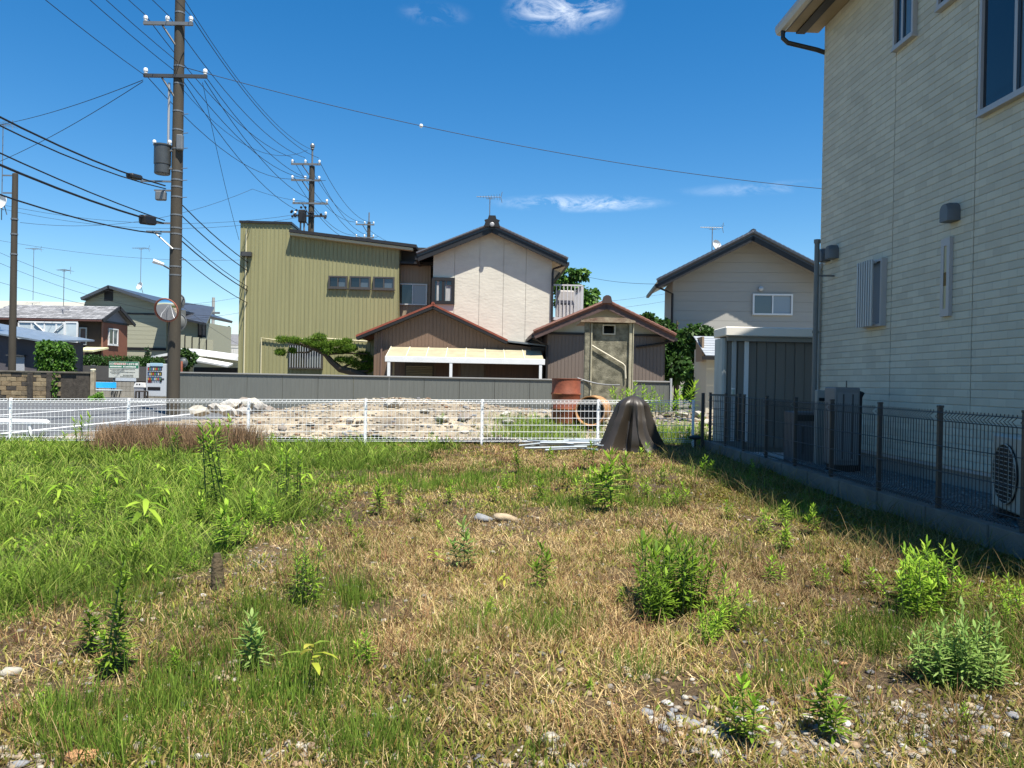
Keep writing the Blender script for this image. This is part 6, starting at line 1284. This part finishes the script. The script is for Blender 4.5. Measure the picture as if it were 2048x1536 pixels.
# ---- individual weeds
def leafset(name, L, m, parent):
    """L: list of (base, dir, bend, length, width, colour)"""
    b = np.array([l[0] for l in L], float); d = unit(np.array([l[1] for l in L], float)); be = np.array([l[2] for l in L], float); n = len(L)
    side = unit(np.cross(d, np.array([[0, 0, 1.]]))+1e-4); c = np.array([l[5] for l in L], float)
    return blade_mesh(name, b, d, be, np.array([l[3] for l in L], float), np.array([l[4] for l in L], float), side, c*.8, c*1.1, (.25, 1, .75), m, parent, kind='stuff')
SM = mat('weed_stem', (.10, .14, .04), .7); SB = mat('weed_stem_brown', (.10, .06, .035), .8)
def stem_leaves(L, ox, oy, h, nl, ll, lw, cols, lean=(0, 0), top=1.0, z0=.12, droop=.5):
    for i in range(nl):
        f = z0+(1-z0)*(i+.5)/nl; a = i*2.4+random.uniform(-.4, .4); up = .25+1.3*max(0, f-.72)/.28*top+random.uniform(-.15, .2)
        l = ll*(1.0-.35*abs(f-.55)/.45)*random.uniform(.75, 1.2); c = random.choice(cols); k = random.uniform(.75, 1.2)*(.8+.35*f)
        L.append(((ox+lean[0]*f, oy+lean[1]*f, h*f), (math.cos(a), math.sin(a), up), (0, 0, -droop*random.uniform(.4, 1)*(1.1-f)), l, lw*random.uniform(.8, 1.2), tuple(q*k for q in c)))
BRIGHT = [(.22, .37, .03), (.32, .46, .05), (.15, .27, .025)]; DARK = [(.13, .22, .02), (.20, .31, .03), (.085, .15, .015)]; PALE = [(.22, .33, .08), (.30, .41, .12), (.16, .27, .055)]; YEL = [(.38, .42, .05), (.44, .42, .07), (.25, .36, .05)]
def make_weed(kind, seed):
    random.seed(seed); t = bpy.data.objects.new('weed', None); C.objects.link(t); L = []; st = []
    if kind in ('bush', 'bushdark', 'bushpale'):
        cols = {'bush': BRIGHT, 'bushdark': DARK, 'bushpale': PALE}[kind]; ns = 6
        for k in range(ns):
            a = k*2.4; r = .20*math.sqrt(k/ns); h = random.uniform(.42, 1.0)*(1-.2*k/ns); ox, oy = r*math.cos(a), r*math.sin(a); le = (random.uniform(-.1, .1)+ox*.35, random.uniform(-.1, .1)+oy*.35)
            st.append((ox, oy, h, le)); stem_leaves(L, ox, oy, h, 32, .19, .028, cols, le, z0=.15)
    elif kind in ('single', 'singledark', 'singlepale'):
        cols = {'single': BRIGHT, 'singledark': DARK, 'singlepale': PALE}[kind]
        for k in range(3):
            h = [1, .75, .6][k]; ox, oy = [(0, 0), (.12, .05), (-.1, -.08)][k]; le = (random.uniform(-.12, .12), random.uniform(-.12, .12)); st.append((ox, oy, h, le)); stem_leaves(L, ox, oy, h, 30, .34, .055, cols, le, z0=.25)
    elif kind == 'spike':
        for k in range(3):
            h = [1, .8, .55][k]; ox, oy = [(0, 0), (.05, .03), (-.06, .04)][k]; le = (random.uniform(-.06, .06), random.uniform(-.06, .06)); st.append((ox, oy, h, le)); stem_leaves(L, ox, oy, h, 56, .17, .026, DARK, le, z0=.08, top=.9)
    elif kind == 'thin':
        for k in range(4):
            h = random.uniform(.65, 1); ox, oy = random.uniform(-.12, .12), random.uniform(-.12, .12); le = (random.uniform(-.15, .15), random.uniform(-.1, .1)); st.append((ox, oy, h, le)); stem_leaves(L, ox, oy, h, 34, .17, .022, DARK+BRIGHT, le, z0=.12, top=.8)
    elif kind == 'yellow':
        st.append((0, 0, .7, (.05, 0)))
        for k in range(7): a = k*2.4; L.append(((.05, 0, .45+.04*k), (math.cos(a), math.sin(a), random.uniform(.1, .7)), (0, 0, -.5), random.uniform(.35, .55), .10, random.choice(YEL)))
    elif kind == 'broad':
        st.append((0, 0, .8, (0, 0)))
        for k in range(16): a = k*2.4; f = .25+.6*k/16; L.append(((0, 0, f*.9), (math.cos(a), math.sin(a), random.uniform(.2, .7)), (0, 0, -.6), random.uniform(.45, .7), .11, random.choice(BRIGHT+DARK)))
    m = MB()
    for ox, oy, h, le in st: m.tube([(ox, oy, -.03), (ox+le[0]*.5, oy+le[1]*.5, h*.5), (ox+le[0], oy+le[1], h)], [.009, .007, .004], 5)
    m.build('stems', SB if kind in ('yellow',) else SM, t); leafset('leaves', L, LG, t); return t
kinds = ['bush', 'bushdark', 'bushpale', 'single', 'singledark', 'singlepale', 'spike', 'thin', 'yellow', 'broad']
TPL = {k: [make_weed(k, 100+i*7+q) for q in range(3)] for i, k in enumerate(kinds)}
used = set()
def weed(kind, px, py, hpx, label, group=None, at=None, zf=None, Y=None):
    random.seed(int(px*13+py)); src = TPL[kind][int(px) % 3]
    if Y is None: g = G(px, py, .04); x, y = g.x, g.y; z = float(lot_z(x, y))
    else: g = P(px, py, Y); x, y = g.x, Y; z = float(rub_z(x, y))
    h = hpx/FPX*y
    if src.name in used:
        t = src.copy(); C.objects.link(t)
        for ch in src.children: c = ch.copy(); C.objects.link(c); c.parent = t
    else: t = src; used.add(src.name)
    t.location = (x, y, z-.01); t.scale = (h, h, h); t.rotation_euler = (random.uniform(-.16, .16), random.uniform(-.16, .16), random.uniform(0, 6.28)); tag(t, label, 'weed', group); return t
weed('spike', 205, 1355, 240, 'tall dark spike weed standing in straw left of the horsetails'); weed('singledark', 180, 1300, 110, 'dark leafy weed at the side of the tall dark spike weed'); weed('single', 240, 1330, 110, 'bright leafy weed in front of the tall dark spike weed')
weed('singlepale', 500, 1350, 120, 'pale drooping leafy weed on a dark soil mound'); weed('yellow', 612, 1400, 150, 'yellow-leaved weed on a bare thin stem'); 
for px, py, h in ((590, 1215, 130), (612, 1200, 160), (632, 1215, 120)): weed('thin', px, py, h, 'slender dark green stem clump beside the straw patch', 'slender stem clump')
GB = 'stems of the big dark weed clump'; LB = 'dark bushy weed in the big clump on the straw'
for px, py, h in ((1310, 1235, 160), (1345, 1240, 200), (1315, 1215, 215), (1380, 1235, 175), (1300, 1255, 110), (1398, 1225, 165), (1330, 1250, 150), (1362, 1215, 170)): weed('bushdark', px, py, h, LB, GB)
for px, py, h in ((1430, 1285, 110), (1450, 1270, 120), (1415, 1300, 80)): weed('bush', px, py, h, 'mid green weed just right of the big dark clump', 'weeds by the big dark clump')
weed('single', 1490, 1510, 130, 'compact bright weed on the pebbly ground'); weed('singledark', 1650, 1490, 130, 'three-stemmed darker weed on the pebbly ground')
for px, py, h in ((1810, 1235, 140), (1850, 1245, 165), (1835, 1215, 150), (1890, 1240, 145), (1870, 1200, 120), (1825, 1250, 120), (1870, 1235, 150)): weed('bush', px, py, h, 'bright leafy weed in the clump beside the shadow edge', 'bright clump by the shadow')
for px, py, h in ((1880, 1385, 155), (1930, 1390, 185), (1975, 1380, 170), (1850, 1370, 130), (1905, 1370, 150), (1955, 1400, 140)): weed('bushpale', px, py, h, 'pale narrow-leaved weed rising out of the horsetails', 'pale clump in the horsetails')
for px, py, h in ((2005, 1240, 90), (2035, 1260, 110), (1960, 1230, 70)): weed('bush', px, py, h, 'small bright weed next to the pale clump', 'small weeds by the pale clump')
weed('singledark', 1082, 1190, 90, 'dark long-leaved weed alone in the brown straw'); weed('singlepale', 930, 1145, 100, 'narrow pale weed beside the yellow leaves'); weed('yellow', 868, 1160, 75, 'low yellow-green broad-leaved weed in the brown straw'); weed('yellow', 1010, 1195, 50, 'little yellow seedling between two dark weeds')
GM = 'weeds in the band before the white fence'; LM = 'small green leafy weed scattered in the dry grass before the white fence'
for px, py, h in ((1222, 1030, 120), (1200, 1010, 80), (1165, 1015, 95), (1085, 1005, 60), (1250, 985, 70), (1175, 945, 55), (1040, 948, 50), (1340, 1025, 60), (1362, 1030, 55), (1460, 1045, 40), (1412, 965, 45), (1235, 960, 50), (1100, 940, 40), (1290, 940, 45), (1290, 1000, 40), (990, 1010, 40), (870, 905, 40), (760, 1030, 70), (840, 1045, 50), (680, 1010, 70), (800, 1010, 50), (1015, 985, 50), (1130, 985, 50), (900, 1010, 45), (1330, 975, 40), (1375, 905, 40), (1500, 960, 30)):
    weed(random.choice(('single', 'bush', 'single', 'singledark')) if h > 45 else 'single', px, py, h, LM, GM)
GR = 'small weeds along the shadow of the siding house'; LR = 'small bright weed along the shadow edge of the siding house'
for px, py, h in ((1530, 1070, 50), (1570, 1110, 55), (1630, 1075, 60), (1570, 1060, 50), (1550, 1180, 60), (1640, 1190, 50), (1690, 1160, 40), (1745, 1200, 50)): weed('single', px, py, h, LR, GR)
GS = 'tiny weeds on the brown straw'; LS = 'tiny leafy seedling on the brown straw ground'
for px, py, h in ((735, 1340, 70), (1240, 1220, 40), (700, 1080, 50), (880, 1080, 40), (720, 1100, 40), (1180, 1400, 30), (1600, 1290, 30), (1930, 1460, 40), (1490, 1390, 40), (1560, 1400, 40), (980, 1240, 40), (350, 1340, 50), (90, 1420, 50)): weed('single', px, py, h, LS, GS)
GL_ = 'tall weeds in the green grass'
weed('thin', 425, 1010, 200, 'tallest thin airy weed in the green grass'); weed('thin', 590, 1015, 150, 'thin airy weed at the edge of the green grass'); weed('thin', 560, 1000, 110, 'bushy thin weed beside the edge of the green grass'); weed('broad', 275, 1065, 110, 'broad-leaved arching weed in the green grass'); weed('single', 440, 1100, 100, 'bright leafy weed in the grass above the mossy stake')
for px, py, h in ((160, 890, 90), (430, 920, 110), (545, 910, 60), (600, 905, 50), (350, 915, 80), (240, 890, 40), (500, 925, 60)): weed('bushdark' if px == 350 else 'bush', px, py, h, 'leafy green weed rising along the white fence in front of the dead grass', 'weeds along the white fence')
for px, py, h in ((80, 1130, 50), (200, 1100, 50), (310, 1150, 50), (120, 1000, 60), (50, 980, 60), (380, 1140, 50), (230, 970, 60), (330, 1010, 60), (500, 1040, 60), (120, 1080, 45), (40, 1100, 60), (70, 930, 40), (150, 950, 40), (270, 930, 45), (380, 960, 50), (460, 980, 55), (520, 960, 60), (560, 940, 45), (640, 925, 35), (700, 910, 30), (300, 1000, 50), (200, 1020, 55), (70, 1040, 55), (160, 1050, 50), (350, 1090, 55), (270, 1120, 50), (480, 1090, 60), (540, 1060, 60), (400, 1050, 60), (20, 1020, 55), (240, 1160, 40), (160, 1140, 45), (20, 1160, 45), (610, 970, 50), (480, 930, 45), (320, 950, 45)): weed(random.choice(('broad', 'single')), px, py, h, 'leafy plant mixed into the lush green grass', 'leafy plants in the green grass')
for px, py, h, Y in ((1240, 800, 45, 18.2), (1262, 800, 42, 18.4), (1285, 800, 50, 18), (1305, 800, 38, 18.2), (1325, 802, 34, 18), (1255, 808, 40, 17.5), (1375, 806, 50, 17.2), (1345, 806, 30, 17.2)): weed('bush' if px < 1340 else 'single', px, py, h+28, 'bright leafy bush shoot growing beside the concrete hut', 'shoots beside the concrete hut', Y=Y)
for px, py, h, Y in ((1040, 850, 40, 15.0), (1070, 850, 40, 15.1), (1100, 855, 35, 14.8), (1240, 850, 50, 14.8), (1330, 850, 60, 14.8), (1370, 850, 60, 14.9), (1400, 850, 70, 15), (1150, 860, 30, 14.6), (880, 850, 30, 15.2)): weed('bush', px, py, h, 'green weed growing on the rubble behind the white fence', 'weeds on the rubble', Y=Y)
for k in TPL:
    for t in TPL[k]:
        if t.name not in used:
            for ch in list(t.children): bpy.data.objects.remove(ch)
            bpy.data.objects.remove(t)
random.seed(5)
# green grass on the rubble behind the fence
n = 5000; yv = rng.uniform(14.1, 15.6, n); px = np.where(rng.random(n) < .5, rng.normal(1080, 50, n), rng.normal(1340, 70, n)); xv = (px-1024)/FPX*yv
base = np.stack([xv, yv, rub_z(xv, yv)], 1); a = rng.random(n)*6.28; h = np.stack([np.cos(a), np.sin(a), 0*a], 1); d = unit(h*.4+np.array([[0, 0, 1.]]))
o = blade_mesh('rubble_grass', base, d, h*.3, rng.uniform(.08, .26, n), rng.uniform(.008, .014, n), unit(np.stack([-np.sin(a), np.cos(a), 0*a], 1)), pick(HTC, n), pick(GREENS, n), (1, .85, .5), LG); o['label'] = 'patchy green grass on the rubble behind the fence'; o['category'] = 'grass'
# ---- stake and stones
g = G(437, 1175, .05); t = thing('wooden_stake', 'short mossy wooden stake standing at the edge of the grass', 'stake', (g.x, g.y, .03)); hh = 76/FPX*g.y
smooth_by_angle(MB().tube([(g.x, g.y, .0), (g.x-.005, g.y, hh*.5), (g.x-.01, g.y, hh*.92), (g.x-.01, g.y, hh+.03)], [.036, .034, .03, .018], 9).build('post', mat('mossy_wood', (.12, .085, .045), .9, col2=(.05, .04, .02), vs=18, bump=.8, bs=40), t))
def stones():
    cs = [((.38, .2, .09), 'orange-brown'), ((.40, .385, .35), 'white'), ((.36, .33, .27), 'pale'), ((.21, .215, .22), 'grey'), ((.36, .28, .18), 'tan')]
    mm = [mat('stone_%s' % n, c, .75, var=.2, vs=9, bump=.3, bs=25) for c, n in cs]; lib = [rock_mesh('stone', 70+i, mm[i % 5], .55, 2) for i in range(10)]
    for me in lib: me.polygons.foreach_set('use_smooth', [True]*len(me.polygons))
    big = [(168, 1520, 62, 0, 'largest orange-brown stone half buried in the lower grass'), (212, 1524, 34, 1, 'white flat stone touching the orange-brown stone'), (22, 1338, 42, 2, 'pale squarish stone beside the straw bank'), (292, 1490, 22, 4, 'round tan stone in the horsetails behind the orange stone'), (40, 1527, 34, 3, 'grey-blue flat stone at the lower grass edge'), (440, 1368, 36, 4, 'tan stone by the dark soil mound'), (1010, 1045, 44, 4, 'flat tan stone slab lying in the bare middle patch'), (965, 1045, 40, 3, 'grey stone beside the tan slab'), (1685, 1338, 18, 0, 'small reddish stone in front of the right horsetails'), (1100, 1505, 40, 2, 'pale stone in the dark hollow'), (1390, 1465, 22, 3, 'grey pebble beside the compact bright weed'), (405, 1190, 16, 1, 'small white stone near the mossy stake')]
    for px, py, w_, k, lab in big:
        g = G(px, py, .04); s = w_/FPX*g.y; o = bpy.data.objects.new('stone', lib[k]); C.objects.link(o); o.location = (g.x, g.y, float(lot_z(g.x, g.y))+s*.12); o.scale = (s*1.1, s*.8, s*.9); o.rotation_euler = (random.uniform(-.2, .2), random.uniform(-.2, .2), random.uniform(-.4, .4)); tag(o, lab, 'stone')
    for i in range(70):
        px, py = (random.gauss(1720, 190), random.uniform(1400, 1530)) if i % 3 else (random.gauss(1390, 70), random.uniform(1420, 1500))
        g = G(px, py, .04); s = random.uniform(.018, .045); o = bpy.data.objects.new('pebble', lib[random.choice((1, 2, 3, 4, 7, 8, 9))]); C.objects.link(o); o.location = (g.x, g.y, float(lot_z(g.x, g.y))+s*.18); o.scale = (s*random.uniform(1, 1.4), s, s); o.rotation_euler = (0, 0, random.uniform(0, 6)); tag(o, 'small rounded pebble on the bare stony ground', 'pebble', 'pebbles on the stony ground')
stones()
# ------------------------------------------------------------------ trees and the garden pine
BARK = mat('bark', (.08, .06, .04), .9)
def tree(name, label, px, py, Y, blobs, n, leaf, cols, trunk_px, group=None, cat='tree'):
    b = P(trunk_px[0], 760, Y); t = thing(name, label, cat, (b.x, Y, -.1), group); m = MB(); cz = []
    bl = []
    for x, y, rx, rz in blobs:
        p = P(x, y, Y); r = rx/FPX*Y; bl.append((p.x-b.x, random.uniform(-.4, .4), p.z+.1, r, r*.9, rz/FPX*Y))
        m.tube([(b.x, Y, max(.4, (p.z-.6)*.55)), ((b.x+p.x)/2, Y, (p.z-.3)*.8), (p.x, Y+bl[-1][1], p.z)], [.06, .045, .02], 5)
    top = max(q[2] for q in bl)-.1; m.tube([(b.x, Y, -.1), (b.x+.05, Y, top*.5), (b.x, Y, top)], [.13, .09, .03], 8); m.build('trunk', BARK, t)
    crown('crown', bl, n, leaf, cols, leafmat('shrub_leaf'), t); return t
TG = [(.05, .12, .02), (.09, .2, .03), (.13, .25, .04), (.03, .08, .015)]; TD = [(.02, .05, .012), (.035, .085, .018), (.06, .12, .025)]
tree('garden_tree', 'leafy tree rising behind the balcony of the plaster house', 1150, 580, 36.5, [(1140, 550, 22, 14), (1160, 548, 18, 10), (1125, 570, 20, 16), (1150, 585, 22, 16), (1185, 590, 14, 14), (1178, 605, 16, 14), (1128, 600, 16, 20), (1150, 620, 26, 20)], 2600, .2, TG, (1150, 700))
tree('garden_tree', 'dark broadleaf tree between the brown outbuilding and the grey house', 1340, 690, 31.5, [(1330, 660, 26, 18), (1355, 690, 34, 26), (1390, 665, 26, 14), (1345, 730, 30, 30), (1400, 700, 26, 30), (1320, 700, 16, 24), (1300, 640, 20, 14), (1420, 668, 14, 10)], 5200, .19, TD+TG[:1], (1352, 760))
tree('garden_shrub', 'rounded bright shrub in front of the dark tree beside the shed', 1405, 760, 24, [(1395, 750, 22, 18), (1415, 765, 24, 24), (1385, 780, 20, 18), (1425, 745, 14, 14), (1405, 790, 26, 16)], 3000, .13, TD+TG, (1405, 790), cat='shrub')
tree('garden_shrub', 'dark shrub against the carport between the tall pole and the yellow building', 375, 715, 41.5, [(368, 708, 12, 12), (380, 716, 12, 14), (372, 728, 12, 10)], 900, .16, TD, (374, 740), cat='shrub')
def pine():
    Y = 29.0; b = P(742, 745, Y); t = thing('garden_pine', 'sprawling cloud-pruned garden pine before the yellow building', 'tree', (b.x, Y, -.1)); m = MB(); p = lambda x, y, dy=0: P(x, y, Y+dy)
    tr = [(735, 790), (728, 752), (705, 744), (680, 738), (662, 722), (650, 708), (628, 697), (600, 688), (578, 684)]
    m.tube([p(*q) for q in tr], [.17, .15, .14, .13, .11, .09, .07, .05, .025], 8)
    for path in (((650, 708), (690, 706), (735, 708)), ((680, 738), (700, 728), (735, 722)), ((628, 697), (615, 705), (575, 705)), ((650, 708), (655, 695), (640, 678)), ((705, 744), (735, 742), (745, 735)), ((640, 700), (670, 690), (700, 685))): m.tube([p(*q) for q in path], [.06, .04, .02], 6)
    m.build('trunk', BARK, t); loc = t.location; pads = []
    for x, y, rx, rz in ((570, 681, 16, 7), (592, 682, 14, 6), (620, 684, 16, 8), (640, 676, 16, 8), (612, 690, 12, 5), (565, 706, 11, 7), (588, 702, 6, 4), (655, 690, 18, 8), (680, 688, 18, 8), (695, 684, 10, 5), (660, 702, 16, 7), (684, 702, 16, 7), (705, 698, 14, 8), (722, 710, 16, 8), (700, 722, 18, 8), (735, 722, 16, 10), (715, 730, 18, 8), (738, 735, 14, 10), (680, 720, 10, 5), (725, 742, 16, 6), (638, 692, 12, 6)):
        q = p(x, y); pads.append((q.x-loc.x, random.uniform(-.35, .35), q.z-loc.z, 1.05*rx/FPX*Y, 1.05*rx/FPX*Y, 1.0*rz/FPX*Y))
    B = np.array(pads); n = 14000; k = rng.integers(0, len(B), n); u = unit(rng.normal(size=(n, 3))); pos = B[k, :3]+u*B[k, 3:]*(rng.random((n, 1))**.4); d = unit(rng.normal(size=(n, 3))*.8+np.array([[0, 0, .9]])); sd = unit(np.cross(d, rng.normal(size=(n, 3))))
    c = pick([(.09, .18, .02), (.15, .26, .03), (.22, .33, .04), (.05, .11, .015)], n); blade_mesh('needles', pos, d, d*0, rng.uniform(.07, .14, n), rng.uniform(.016, .026, n), sd, c*.7, c, (1, .9, .6), LG, t)
pine()
